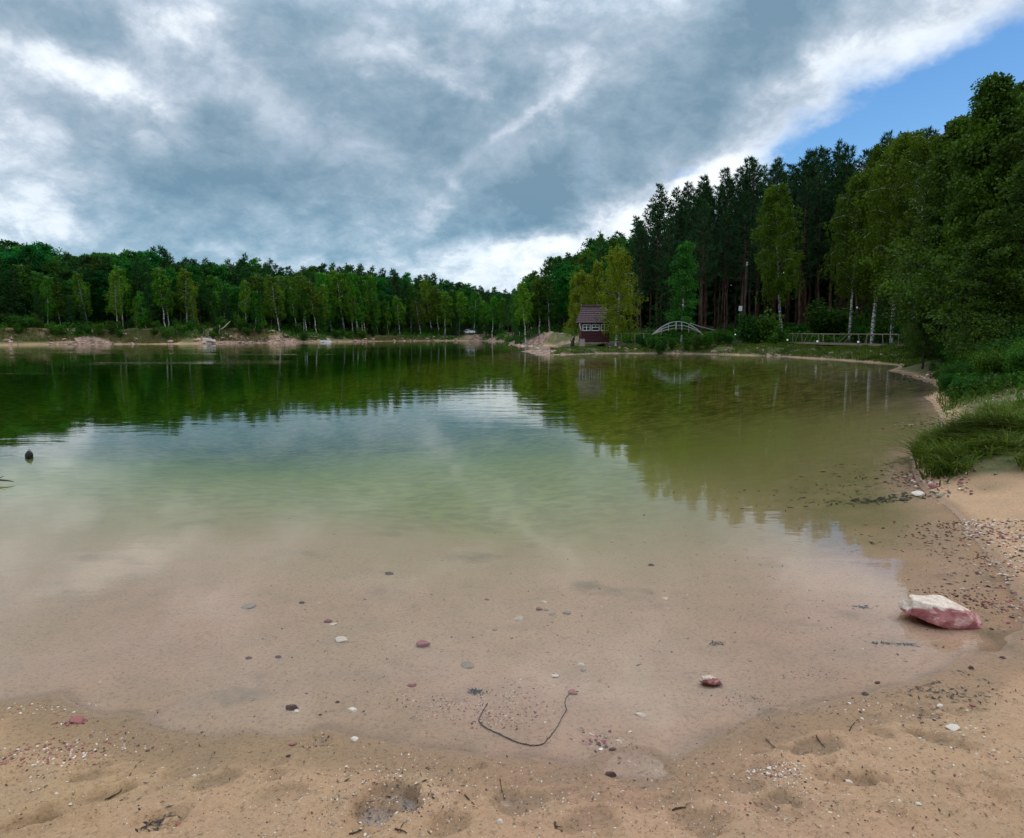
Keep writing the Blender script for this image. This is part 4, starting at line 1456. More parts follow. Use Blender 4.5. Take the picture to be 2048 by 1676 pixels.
for px, py, wpx, kd, asp, lab in ST:
    z0 = 0.0
    for _ in range(3):
        x, y = ground(px, py, z0)
        z0 = float(height(np.array([x]), np.array([y]))[0])
    depth = y * CP + (EYE - z0) * SP
    w = wpx / F * depth * 1.05
    o = link('stone' if wpx > 12 else 'pebble', rs2.choice(SM[kd]), None, (x, y, z0 + w * asp * .16), (rs2.uniform(-.15, .15), rs2.uniform(-.15, .15), rs2.uniform(-.4, .4)), (w, w, w * asp / .45))
    tag(o, lab, 'stone' if wpx > 12 else 'pebble', 'stones scattered on the sand and lake bed')


# gravel: stuff
def gravel(name, patches, label, mat_keys=('red', 'pale', 'grey'), smin=.004, smax=.014):
    g = g5
    base = []
    for i in range(5):
        bm = bmesh.new()
        bmesh.ops.create_icosphere(bm, subdivisions=1, radius=.5)
        V = np.array([v.co[:] for v in bm.verts])
        V = V * g.uniform(.7, 1.25, (len(V), 1))
        base.append((V, np.array([[l.index for l in f.verts] for f in bm.faces])))
        bm.free()
    Vs, Fs, Ms, off = [], [], [], 0
    for px, py, sx, sy, ang, n, sc_, wts in patches:
        cx, cy = ground(px, py, .03)
        c, s_ = math.cos(ang), math.sin(ang)
        u, v = g.normal(0, sx, n), g.normal(0, sy, n)
        X = cx + u * c - v * s_
        Yv = cy + u * s_ + v * c
        Z = height(X, Yv)
        S = g.uniform(smin, smax, n) * sc_ * g.uniform(.5, 1.3, n)
        for i in range(n):
            Vb, Fb = base[g.integers(0, 5)]
            a = g.uniform(0, 6.28)
            ca_, sa_ = math.cos(a), math.sin(a)
            Vv = Vb * np.array([1.25, .85, .55]) * S[i]
            Vv = np.stack([Vv[:, 0] * ca_ - Vv[:, 1] * sa_, Vv[:, 0] * sa_ + Vv[:, 1] * ca_, Vv[:, 2]], 1)
            Vs.append(Vv + np.array([X[i], Yv[i], Z[i] + S[i] * .12]))
            Fs.append(Fb + off)
            off += len(Vb)
            Ms.append(np.full(len(Fb), g.choice(len(wts), p=np.array(wts) / sum(wts))))
    me = mesh_np(name, np.vstack(Vs), np.vstack(Fs), [M['s_' + k] for k in mat_keys], np.concatenate(Ms))
    return tag(link(name, me), label, 'gravel', None, 'stuff')


KM = ('red', 'pale', 'grey', 'dark')
gravel('gravel', [
    (1555, 1550, .07, .045, 0, 260, .9, (3, 5, 3, 1)), (1205, 1470, .07, .05, -.7, 60, 1.6, (4, 4, 1, 2)), (870, 1395, .10, .06, 0, 160, .8, (5, 4, 1, 1)),
    (1005, 1395, .14, .09, 0, 300, .8, (5, 4, 1, 1)), (1000, 1425, .10, .04, 0, 120, .9, (5, 4, 1, 2)), (40, 1515, .16, .06, .5, 340, 1.0, (8, 3, 1, 2)),
    (160, 1515, .14, .07, .5, 260, 1.0, (8, 3, 1, 2)), (150, 1440, .05, .02, .4, 50, 1.3, (9, 1, 0, 2)), (90, 1412, .1, .03, .2, 60, 1, (2, 5, 2, 1)),
    (780, 1590, .17, .14, 0, 500, .8, (2, 4, 5, 2)), (800, 1380, .2, .06, 0, 110, .8, (1, 2, 4, 3)), (1630, 1335, .12, .06, 0, 110, .8, (2, 1, 3, 4)),
    (1150, 1345, .12, .05, 0, 40, 1, (1, 5, 2, 1)), (1480, 1385, .08, .05, 0, 90, .8, (6, 1, 1, 4)), (640, 1478, .05, .03, 0, 60, .7, (0, 1, 4, 4)),
    (1790, 1420, .25, .06, -.3, 120, 1, (3, 4, 2, 2)), (1900, 1480, .3, .12, -.4, 200, .9, (2, 4, 3, 2)), (1500, 1640, .8, .2, 0, 420, .7, (2, 4, 3, 2)),
    (500, 1600, .8, .25, 0, 1300, .5, (1, 6, 3, 2)), (1000, 1610, .7, .2, 0, 1000, .5, (1, 6, 3, 2)), (1600, 1600, .7, .25, 0, 1000, .5, (2, 6, 3, 2)), (1750, 1580, .5, .2, 0, 300, .8, (3, 4, 2, 2)),
    (700, 1250, .9, .5, 0, 260, .9, (2, 2, 4, 3)), (1200, 1250, .9, .6, 0, 260, .9, (2, 2, 4, 3)), (1500, 1180, .8, .7, 0, 160, 1.1, (1, 2, 4, 4)),
], 'fine red and cream gravel strewn in patches over the beach', KM)
gravel('gravel', [
    (2000, 1075, .35, .16, -.8, 420, 2.2, (5, 4, 3, 3)), (2035, 1130, .25, .3, -.9, 420, 2.0, (4, 5, 3, 3)), (1960, 1050, .3, .12, -.7, 260, 2.2, (5, 4, 3, 3)),
    (2040, 1210, .18, .22, -1, 260, 1.8, (5, 4, 3, 3)), (1850, 960, .16, .4, -.1, 240, 3.4, (6, 4, 3, 4)), (1905, 845, .45, .7, -.3, 240, 5.0, (4, 6, 3, 3)),
    (1990, 830, .9, .5, 0, 140, 5.0, (3, 5, 2, 2)), (1950, 1190, .2, .14, -.8, 240, 1.6, (7, 1, 2, 4)), (1880, 755, 1.6, 1.0, -.5, 200, 9.0, (4, 5, 2, 4))],
    'coarse pink and grey shingle along the right waterline', KM)

# dark bits of bark and leaf washed up on the sand
def litter(name, patches, mat, label):
    q = Q()
    for px, py, sx, sy, ang, n, L_ in patches:
        cx, cy = ground(px, py, .02)
        c, s_ = math.cos(ang), math.sin(ang)
        u, v = g5.normal(0, sx, n), g5.normal(0, sy, n)
        X, Yv = cx + u * c - v * s_, cy + u * s_ + v * c
        Z = height(X, Yv) + .004
        a = g5.uniform(0, 6.28, n)
        A = np.stack([np.cos(a), np.sin(a), g5.normal(0, .12, n)], 1)
        B = np.stack([-np.sin(a), np.cos(a), g5.normal(0, .3, n)], 1)
        l = L_ * g5.uniform(.4, 1.3, (n, 1))
        q.leaves(np.stack([X, Yv, Z], 1), A * l * .5, B * l * g5.uniform(.08, .3, (n, 1)) * .5)
    return tag(link(name, q.mesh(name, mat)), label, 'debris', None, 'stuff')


M['litter'] = plain('wet_bark_bits', (.035, .026, .018), .7, .4, 30)
M['weed'] = plain('dark_water_weed', (.018, .020, .016), .6, .3, 30)
litter('leaf_litter', [
    (1985, 1110, .5, .07, -.85, 90, .05), (2030, 1180, .3, .08, -.95, 60, .045), (1850, 930, .25, .4, 0, 143, .09), (1780, 960, .9, .35, 0, 143, .10), (1700, 930, 1.2, .7, 0, 88, .12),
    (1900, 1080, .5, .3, -.7, 88, .06), (1960, 1400, .25, .06, .35, 88, .03), (1830, 1375, .12, .015, .35, 38, .03), (1620, 1420, .4, .012, .3, 66, .018), (1930, 1345, .05, .02, -.4, 16, .03),
    (1300, 1600, .9, .2, 0, 143, .018), (700, 1600, .9, .2, 0, 165, .018), (1800, 1560, .5, .25, .2, 143, .022), (250, 1560, .5, .25, .7, 143, .022), (800, 1610, .10, .08, 0, 66, .03),
    (900, 1200, 1.6, 1.0, 0, 143, .02), (1500, 1100, 1.8, 1.5, 0, 143, .035), (1600, 1000, 2.2, 1.5, 0, 88, .05), (290, 1450, .3, .02, -.1, 33, .015)],
    M['litter'], 'dark flecks of bark and leaves along the waterline and sand')
for px, py, sx, sy, n_, L_, lab in ((952, 1370, .028, .014, 70, .03, 'blackish weed patch under the flat greyish stone'), (1432, 1266, .03, .025, 34, .03, 'thin dark weed tuft under water right of centre'),
                                    (1795, 1276, .10, .012, 50, .04, 'dark strand of weed under water left of the boulder'), (1730, 1196, .04, .02, 30, .04, 'small bluish weed patch far left of the boulder'),
                                    (1790, 985, .34, .09, 220, .10, 'long black weed mat in the water left of the grass clump'), (1880, 1385, .10, .03, 60, .035, 'dark weed wisps washed up under the boulder'),
                                    (310, 1655, .035, .03, 60, .03, 'grey-black ash smudge on the sand at the bottom left')):
    o = litter('water_weed', [(px, py, sx, sy, -.25 if px > 1700 and py < 1300 else .1, n_, L_)], M['weed'], lab)
    o['category'] = 'weed'


# ------------------------------------------------------------------ twigs
def path_mesh(name, pix, r0, r1, mat, lift=.004, sides=6, knots=True):
    P_ = []
    for px, py in pix:
        z0 = 0
        for _ in range(3):
            x, y = ground(px, py, z0)
            z0 = float(height(np.array([x]), np.array([y]))[0])
        P_.append((x, y, z0 + lift))
    P_ = np.array(P_)
    t = np.linspace(0, 1, len(P_))
    u = np.linspace(0, 1, len(P_) * 5)
    P2 = np.stack([np.interp(u, t, P_[:, k]) for k in range(3)], 1)
    for _ in range(2):
        P2[1:-1] = (P2[:-2] + P2[1:-1] * 2 + P2[2:]) / 4
    P2 += g5.normal(0, r0 * .25, P2.shape)
    o0 = P2.mean(0)
    q = Q()
    q.tube(P2 - o0, np.linspace(r0, r1, len(P2)) * g5.uniform(.8, 1.3, len(P2)), sides, cap=True)
    if knots:
        for i in range(4, len(P2) - 3, 9):
            d = randdir(1, g5)[0] * r0 * 5
            d[2] = abs(d[2])
            q.tube([P2[i] - o0, P2[i] - o0 + d], [r0 * .5, r0 * .25], 4)
    return q.mesh(name, mat, True), o0


M['twig'] = plain('dark_twig_bark', (.065, .040, .022), .8, .4, 60)
for pix, r0, r1, lab in (
        ([(975, 1408), (964, 1426), (956, 1443), (972, 1458), (990, 1465), (1025, 1483), (1060, 1493), (1085, 1491), (1103, 1472), (1116, 1452), (1126, 1432), (1134, 1420), (1129, 1408), (1133, 1394), (1144, 1386)], .0032, .0018, 'long thin twig bent into a bow on the wet sand'),
        ([(929, 1590), (938, 1600), (948, 1612)], .003, .002, 'short dark stick on the sand right of the footprint'),
        ([(1109, 1647), (1114, 1660), (1124, 1673)], .005, .003, 'thick dark stick cut by the bottom edge'),
        ([(1344, 1621), (1357, 1617), (1371, 1616)], .0035, .003, 'short straight stick lying level on the sand at lower right of centre'),
        ([(790, 1658), (803, 1663), (814, 1668)], .003, .002, 'dark stick in the churned footprint'),
        ([(700, 1676), (712, 1666), (724, 1658)], .003, .002, 'short slanting stick left of the churned footprint'),
        ([(1000, 1560), (1003, 1585), (1010, 1600)], .002, .0015, 'hair-thin twig on the sand below the bow-shaped twig'),
        ([(210, 1598), (240, 1572), (262, 1548)], .003, .002, 'straight thin stick slanting across the left sand'),
        ([(1698, 1462), (1706, 1450), (1716, 1440)], .0025, .002, 'reddish stick on the sand below the right waterline'),
        ([(1632, 1478), (1640, 1487), (1650, 1496)], .003, .002, 'short brown stick on the sand right of the hollow'),
        ([(1532, 1480), (1541, 1489), (1549, 1496)], .002, .002, 'tiny brown stick left of the short brown one')):
    me, o0 = path_mesh('twig', pix, r0, r1, M['twig'])
    tag(link('twig', me, None, o0), lab, 'twig', 'twigs on the sand')
# branch sticking out of the water at the left edge and two thin stalks under water
bx_, by_ = ground(6, 968)
q = Q()
q.tube([(-.35, .0, .0), (-.1, .02, .05), (.05, .0, .045), (.13, .01, .03)], [.016, .014, .010, .004], 6, cap=True)
q.tube([(-.1, .02, .05), (-.02, .05, .09)], [.008, .003], 5)
tag(link('branch', q.mesh('branch', M['twig'], True), None, (bx_, by_, 0)), 'dark dead branch poking out of the water at the left edge', 'branch')

# ------------------------------------------------------------------ black float
M['blackp'] = plain('black_rubber', (.006, .006, .007), .45, .3, 12)
M['white'] = plain('white_paint', (.72, .72, .70), .5, .06, 8)
M['whitemetal'] = plain('white_metal_rail', (.34, .35, .34), .45, .12, 4)
fx_, fy_ = ground(58, 914)
root = tag(link('float', None, None, (fx_, fy_, 0), (0, R(7), 0)), 'small black egg-shaped float standing in the water at the left', 'float')
bm = bmesh.new()
bmesh.ops.create_uvsphere(bm, u_segments=20, v_segments=14, radius=1)
for v in bm.verts:
    k = 1 - .16 * v.co.z
    v.co = Vector((v.co.x * .053 * k, v.co.y * .053 * k, v.co.z * .070 + .030))
me = bpy.data.meshes.new('body')
bm.to_mesh(me)
bm.free()
me.materials.append(M['blackp'])
me.polygons.foreach_set("use_smooth", np.full(len(me.polygons), True, dtype=bool))
link('body', me, root)
q = Q()
th = np.linspace(0, 2 * np.pi, 15)
q.tube(np.stack([.014 * np.cos(th), 0 * th, .104 + .012 * np.sin(th)], 1), .004, 5)
link('ring', q.mesh('ring', M['blackp'], True), root)

# ------------------------------------------------------------------ the red hut
def planks(q, x0, x1, y, z0, z1, n, t=.03, m=0, axis='x'):
    """rounded log courses along a wall"""
    hh = (z1 - z0) / n
    for i in range(n):
        zc = z0 + hh * (i + .5)
        prof = [(t * .25, -hh / 2 + .004), (t, -hh * .28), (t * 1.15, 0), (t, hh * .28), (t * .25, hh / 2 - .004)]
        V = []
        for e in (x0, x1):
            for a, b in prof:
                V.append((e, y - a, zc + b) if axis == 'x' else (y - a, e, zc + b))
        q.add(V, [[k, k + 1, k + 6, k + 5] for k in range(4)], m)


def col_mat(name, c, **k):
    M[name] = plain(name, c, **k)
    return M[name]


col_mat('red_log_paint', (.050, .009, .010), rough=.55, var=.25, scale=5)
col_mat('roof_tiles', (.058, .027, .031), rough=.45, var=.2, scale=6)
col_mat('concrete', (.30, .25, .24), rough=.9, var=.15, scale=10, bump=.01)
col_mat('old_wood', (.20, .15, .105), rough=.85, var=.3, scale=9, stretch=(1, 1, .3))
col_mat('rail_wood', (.21, .155, .115), rough=.8, var=.3, scale=7)
gm, gn, go_ = new_mat('dark_glass')
gb = gn.add('ShaderNodeBsdfPrincipled', ins={'Base Color': (.012, .014, .013, 1), 'Roughness': .06})
gn.set(go_.inputs[0], gb)
M['glass'] = gm

HY = 63.0
hx0, hx1 = col_at(1163, HY), col_at(1219, HY)
hxc = (hx0 + hx1) / 2
hw = (hx1 - hx0) / 2
zf, zs, ze, zr = z_at(684, HY), z_at(662, HY), z_at(645, HY), z_at(612, HY + 1.3)
hut = tag(link('hut', None, None, (hxc, HY, 0)), 'small dark red wooden hut with tiled roof and three white windows at the waterside', 'hut')
D = 2.6
q = Q()
planks(q, -hw, hw, 0, zf, zs, 7)
q.box((0, .05, (zf + zs) / 2), (2 * hw - .02, .08, zs - zf))
for sx in (-1, 1):
    q.box((sx * (hw - .045), D / 2 + .05, (zf + ze) / 2), (.09, D - .1, ze - zf))
q.box((0, D, (zf + ze) / 2), (2 * hw - .2, .08, ze - zf))
q.box((0, .06, ze - .06), (2 * hw - .02, .1, .20))
wx0 = [-hw + .10, -hw + .10 + (2 * hw) * .325, -hw + .10 + (2 * hw) * .65]
ww = (2 * hw) * .275
for xa in (-hw + .05, wx0[1] - .06, wx0[2] - .06, hw - .04):
    q.box((xa, .05, (zs + ze) / 2 - .05), (.09, .11, ze - zs - .1))
link('wall', q.mesh('wall', M['red_log_paint']), hut)
q = Q()
q.box((0, D / 2, zf - .06), (2 * hw + .05, D + .1, .10))
link('floor', q.mesh('floor', M['old_wood']), hut)
for i, xw in enumerate(wx0):
    z0_, z1_ = zs + .02, ze - .17
    q = Q()
    fw_ = .05
    xc = xw + ww / 2
    q.box((xc, -.03, z0_ + fw_ / 2), (ww, .07, fw_))
    q.box((xc, -.03, z1_ - fw_ / 2), (ww, .07, fw_))
    q.box((xw + fw_ / 2, -.03, (z0_ + z1_) / 2), (fw_, .066, z1_ - z0_ - 2 * fw_))
    q.box((xw + ww - fw_ / 2, -.03, (z0_ + z1_) / 2), (fw_, .066, z1_ - z0_ - 2 * fw_))
    if i == 1:
        q.box((xc, -.03, (z0_ + z1_) / 2 + .02), (ww - 2 * fw_, .05, .045))
        q.box((xc, -.03, (z0_ + z1_) / 2 + .04 + (z1_ - z0_) / 4), (.035, .046, (z1_ - z0_) / 2 - .10))
    else:
        q.box((xc, -.03, (z0_ + z1_) / 2), (.045, .05, z1_ - z0_ - 2 * fw_))
        q.box((xw + ww * .27, -.03, z0_ + (z1_ - z0_) * .55), (ww * .36, .04, .025))
        q.box((xw + ww * .73, -.03, z0_ + (z1_ - z0_) * .55), (ww * .36, .04, .025))
    wn = link('window', q.mesh('window_frame', M['white']), hut)
    q = Q()
    q.box((xc, .0, (z0_ + z1_) / 2), (ww - .04, .02, z1_ - z0_ - .04))
    link('pane', q.mesh('pane', M['glass']), wn)
# roof: tile courses as stepped, waved slabs
q = Q()
ins = .46
ov = .30
yr, yb = 1.3, D + ov
nr = 9
nxw = 44
for side in (0, 1):
    ye0 = -ov if side == 0 else D + ov
    for i in range(nr):
        a, b = i / nr, (i + 1) / nr
        pts_ = []
        for (s_, dz) in ((a, .0), (b, .07)):
            xl = -(hw + .30) + s_ * ins
            xr = (hw + .30) - s_ * ins
            yy = ye0 + (yr - ye0) * s_
            zz_ = ze - .02 + (zr - ze) * s_ - dz + .045
            xs = np.linspace(xl, xr, nxw)
            pts_.append(np.stack([xs, np.full(nxw, yy), zz_ + .008 * np.sin(np.arange(nxw) * 1.57)], 1))
        V = np.vstack(pts_)
        # front lip of each course
        lip = pts_[0].copy()
        lip[:, 2] -= .075
        V = np.vstack([V, lip])
        k = np.arange(nxw - 1)
        q.add(V, np.vstack([np.stack([k, k + 1, k + 1 + nxw, k + nxw], 1), np.stack([k + 2 * nxw, k + 1 + 2 * nxw, k + 1, k], 1)]))
link('roof', q.mesh('roof', M['roof_tiles']), hut)
q = Q()
for sx in (-1, 1):          # hipped ends and bargeboards
    xe, xt = sx * (hw + .30), sx * (hw + .30 - ins)
    q.add([(xe, -ov, ze - .02), (xe, D + ov, ze - .02), (xt, yr, zr + .02), (xt, yr, zr + .02)], [[0, 1, 2, 3]])
link('gable', q.mesh('gable', M['roof_tiles']), hut)
q = Q()
q.tube([(-(hw + .30 - ins), yr, zr + .03), (hw + .30 - ins, yr, zr + .03)], .06, 8, cap=True)
link('ridge_cap', q.mesh('ridge_cap', M['roof_tiles'], True), hut)
q = Q()
q.tube([(-(hw + .20), -.2, ze - .05), (-(hw + .16), -.16, (ze + zs) / 2), (-(hw + .02), -.05, zs + .05)], .035, 6)
link('bracket', q.mesh('bracket', M['white'], True), hut)
for xa in (hw + .28, hw + .50, hw + .72):
    q = Q()
    q.box((xa, .3, (zs + ze) / 2), (.05, .05, ze - zs + .1))
    link('porch_post', q.mesh('porch_post', M['white']), hut)
q = Q()
q.box((hw + .55, .8, zf - .02), (1.0, 1.6, .10))
link('porch_floor', q.mesh('porch_floor', M['old_wood']), hut)
for xa, ya in ((-hw + .3, D - .3), (hw - .2, .2), (hw - .2, D - .3), (hw + .9, .3)):
    gzv = hz(hxc + xa, HY + ya)
    q = Q()
    q.box((xa, ya, (gzv - .3 + zf - .1) / 2), (.16, .16, max(.2, zf - .1 - gzv + .3)))
    link('stilt', q.mesh('stilt', M['old_wood']), hut)
# concrete pier at the front left corner
xp = col_at(1165.5, 61.6)
zt, zb = z_at(679, 61.6), z_at(697, 61.6)
q = Q()
q.box((0, 0, (zt + zb) / 2 - .1), (.42, .42, zt - zb + .2))
q.box((0, 0, zt + .02), (.48, .48, .045))
tag(link('concrete_pier', q.mesh('concrete_pier', M['concrete']), None, (xp, 61.9, 0)), 'square grey concrete pier under the left front corner of the hut', 'pier')

# ------------------------------------------------------------------ wooden bridge with its crossed railing
bA = np.array([col_at(1580, 58), 58.0])
bB = np.array([col_at(1836, 45), 45.0])
bl = np.linalg.norm(bB - bA)
bang = math.atan2(*(bB - bA)[::-1])
bridge = tag(link('wooden_bridge', None, None, (*bA, 0), (0, 0, bang)), 'long low wooden bridge with a rail on slanting struts behind the grass strip', 'bridge')
zd = .93
q = Q()
for i in range(int(bl / .22)):
    q.box((.11 + i * .22, .65, zd + .003 * (i % 3)), (.20, 1.35, .05))
link('deck', q.mesh('deck', M['rail_wood']), bridge)
q = Q()
q.bar((0, -.02, zd - .04), (bl, -.02, zd - .04), .10, .14)
link('beam', q.mesh('beam', M['rail_wood']), bridge)
for yo, lab in ((0, 'near'), (1.3, 'far')):
    q = Q()
    q.tube([(0, yo, zd + .74), (bl * .33, yo, zd + .72), (bl * .66, yo, zd + .735), (bl, yo, zd + .72)], .036, 6, cap=True)
    link('handrail', q.mesh('handrail', M['rail_wood'], True), bridge)
strut = [(.035, .00), (.085, -.03), (.12, .01), (.18, -.045), (.23, -.05), (.272, .015), (.318, .008), (.325, -.02), (.405, .015), (.52, -.09), (.555, -.08), (.598, .022), (.665, .0), (.672, -.028), (.775, .010), (.885, .0), (.92, .03), (.965, -.03)]
for u, lean_ in strut:
    q = Q()
    xx = u * bl
    q.tube([(xx + lean_ * bl, -.03, zd - .12), (xx, -.03, zd + .74)], .028, 5)
    link('strut', q.mesh('strut', M['rail_wood'], True), bridge)
for u in (.08, .3, .55, .8, .97):
    xw_, yw_ = bA + (bB - bA) * u
    q = Q()
    q.tube([(u * bl, .1, hz(xw_, yw_) - .4), (u * bl, .1, zd - .05)], .09, 7)
    link('pile', q.mesh('pile', M['old_wood'], True), bridge)

# globe lamps: white balls on short posts
def lamp_mat():
    m, n, out = new_mat('white_lamp_globe')
    b = n.add('ShaderNodeBsdfPrincipled', ins={'Base Color': (.85, .85, .83, 1), 'Roughness': .3})
    b.inputs['Emission Color'].default_value = (1, 1, .97, 1)
    b.inputs['Emission Strength'].default_value = .12
    n.set(out.inputs[0], b)
    return m


M['globe'] = lamp_mat()
bm = bmesh.new()
bmesh.ops.create_uvsphere(bm, u_segments=14, v_segments=9, radius=1)
gme = bpy.data.meshes.new('globe')
bm.to_mesh(gme)
bm.free()
gme.materials.append(M['globe'])
gme.polygons.foreach_set("use_smooth", np.full(len(gme.polygons), True, dtype=bool))
for px, py, Y, r_, lab in ((1576, 680, 56.5, .075, 'leftmost white globe lamp, at the left end of the wooden bridge'),
                           (1636, 683, 53, .085, 'white globe lamp a quarter of the way along the wooden bridge'),
                           (1718, 684, 49, .075, 'white globe lamp at the middle of the wooden bridge'),
                           (1812, 688, 45, .10, 'largest white globe lamp, at the right end of the wooden bridge'),
                           (1471, 669, 57, .06, 'white globe lamp left of the round bush, right of the arched footbridge')):
    x = col_at(px, Y)
    z = z_at(py, Y)
    root = tag(link('globe_lamp', None, None, (x, Y, hz(x, Y))), lab, 'lamp', 'white globe lamps')
    link('globe', gme, root, (0, 0, z - root.location.z), (0, 0, 0), (r_, r_, r_))
    q = Q()
    q.tube([(0, 0, -.2), (0, 0, max(z - root.location.z - r_ * .8, .05))], .02, 6)
    link('post', q.mesh('post', M['blackp'], True), root)
for px, py, Y, r_, lab in ((1783, 619, 50, .075, 'round white lamp hanging among the birch leaves above the wooden bridge'),
                           (1711, 615, 56, .06, 'small white lamp among the leaves above the middle of the wooden bridge')):
    x = col_at(px, Y)
    z = z_at(py, Y)
    root = tag(link('globe_lamp', None, None, (x, Y, hz(x, Y))), lab, 'lamp', 'white globe lamps')
    link('globe', gme, root, (0, 0, z - root.location.z), (0, 0, 0), (r_, r_, r_ * 1.2))
    q = Q()
    q.tube([(0, 0, -.2), (0, 0, z - root.location.z - r_)], .025, 6)
    link('post', q.mesh('post', M['blackp'], True), root)

# ------------------------------------------------------------------ white arched footbridge
aY = 60.5
ax0, ax1 = col_at(1304, aY), col_at(1428, aY)
aw = ax1 - ax0
zb_, zt_ = z_at(669, aY), z_at(643, aY)
arch = tag(link('arched_footbridge', None, None, (ax0, aY, 0)), 'white arched metal footbridge with curved rails behind the strip shrubs', 'bridge')


def archz(u, top):
    return zb_ + (top - zb_) * (np.sin(np.pi * np.clip(u, 0, 1)) ** .9)


u = np.linspace(0, 1, 25)
for yo, sh_ in ((0, 0), (1.0, .25)):
    for tp, nm in ((zt_, 'rail'), (zt_ - .32, 'rail')):
        q = Q()
        P_ = np.stack([u * aw * .82 + sh_ * 1.2, np.full(25, yo), archz(u, tp)], 1)
        q.tube(P_, .024, 6)
        link(nm, q.mesh(nm, M['whitemetal'], True), arch)
q = Q()
P_ = np.stack([u * aw * .82 + .15, np.full(25, .5), archz(u, zt_ - .62)], 1)
for i in range(24):
    q.bar(P_[i], P_[i + 1], 1.0, .04)
link('deck', q.mesh('deck', M['old_wood']), arch)
q = Q()
q.tube([(aw * .62, .4, zt_ - .12), (aw * .8, .5, zt_ - .45), (aw * 1.0, .5, zt_ - .72), (aw * 1.05, .5, zt_ - .80)], .02, 6)
link('rail', q.mesh('rail', M['whitemetal'], True), arch)
for uu, wd in ((.18, .03), (.32, .04), (.47, .075), (.58, .06), (.72, .03)):
    q = Q()
    z1_ = float(archz(np.array(uu), zt_))
    q.bar((uu * aw * .82, -.0, z1_ - .72), (uu * aw * .82, -.0, z1_), wd, wd)
    link('post', q.mesh('post', M['whitemetal']), arch)

# ------------------------------------------------------------------ low pole fence right of the hut
fY = 66
f0, f1 = col_at(1240, fY), col_at(1300, fY)
fence = tag(link('pole_fence', None, None, (f0, fY, 0)), 'low grey pole fence between the hut and the arched footbridge', 'fence')
q = Q()
q.tube([(0, 0, z_at(667, fY)), (f1 - f0, 0, z_at(666.5, fY))], .035, 6, cap=True)
link('rail', q.mesh('rail', M['rail_wood'], True), fence)
for px in (1243, 1270, 1288):
    xx = col_at(px, fY) - f0
    g0 = hz(f0 + xx, fY)
    q = Q()
    q.tube([(xx, 0, g0 - .3), (xx, 0, max(z_at(666, fY), g0 + .3))], .045, 6, cap=True)
    link('post', q.mesh('post', M['rail_wood'], True), fence)

# ------------------------------------------------------------------ small white notice and a white bird-box far in the pines
for px, py, Y, w_, h_, lab in ((1479, 617, 66, .34, .48, 'small white notice board on a post in the dark pine wood'),
                               (1488, 528, 67, .14, .30, 'tiny white box high on a trunk in the dark pine wood')):
    x = col_at(px, Y)
    z = z_at(py, Y)
    root = tag(link('notice_board' if w_ > .2 else 'nesting_box', None, None, (x, Y, hz(x, Y))), lab, 'sign' if w_ > .2 else 'nesting box')
    q = Q()
    q.box((0, 0, z - root.location.z), (w_, .04, h_))
    if w_ < .2:
        q.box((0, -.01, z - root.location.z + h_ / 2 + .02), (w_ * 1.3, .10, .03))
    link('board' if w_ > .2 else 'box', q.mesh('board', M['white']), root)
    q = Q()
    q.tube([(0, .08, -.3), (0, .08, z - root.location.z + .1)], .05 if w_ > .2 else .12, 6)
    link('post', q.mesh('post', M['darkbark'], True), root)

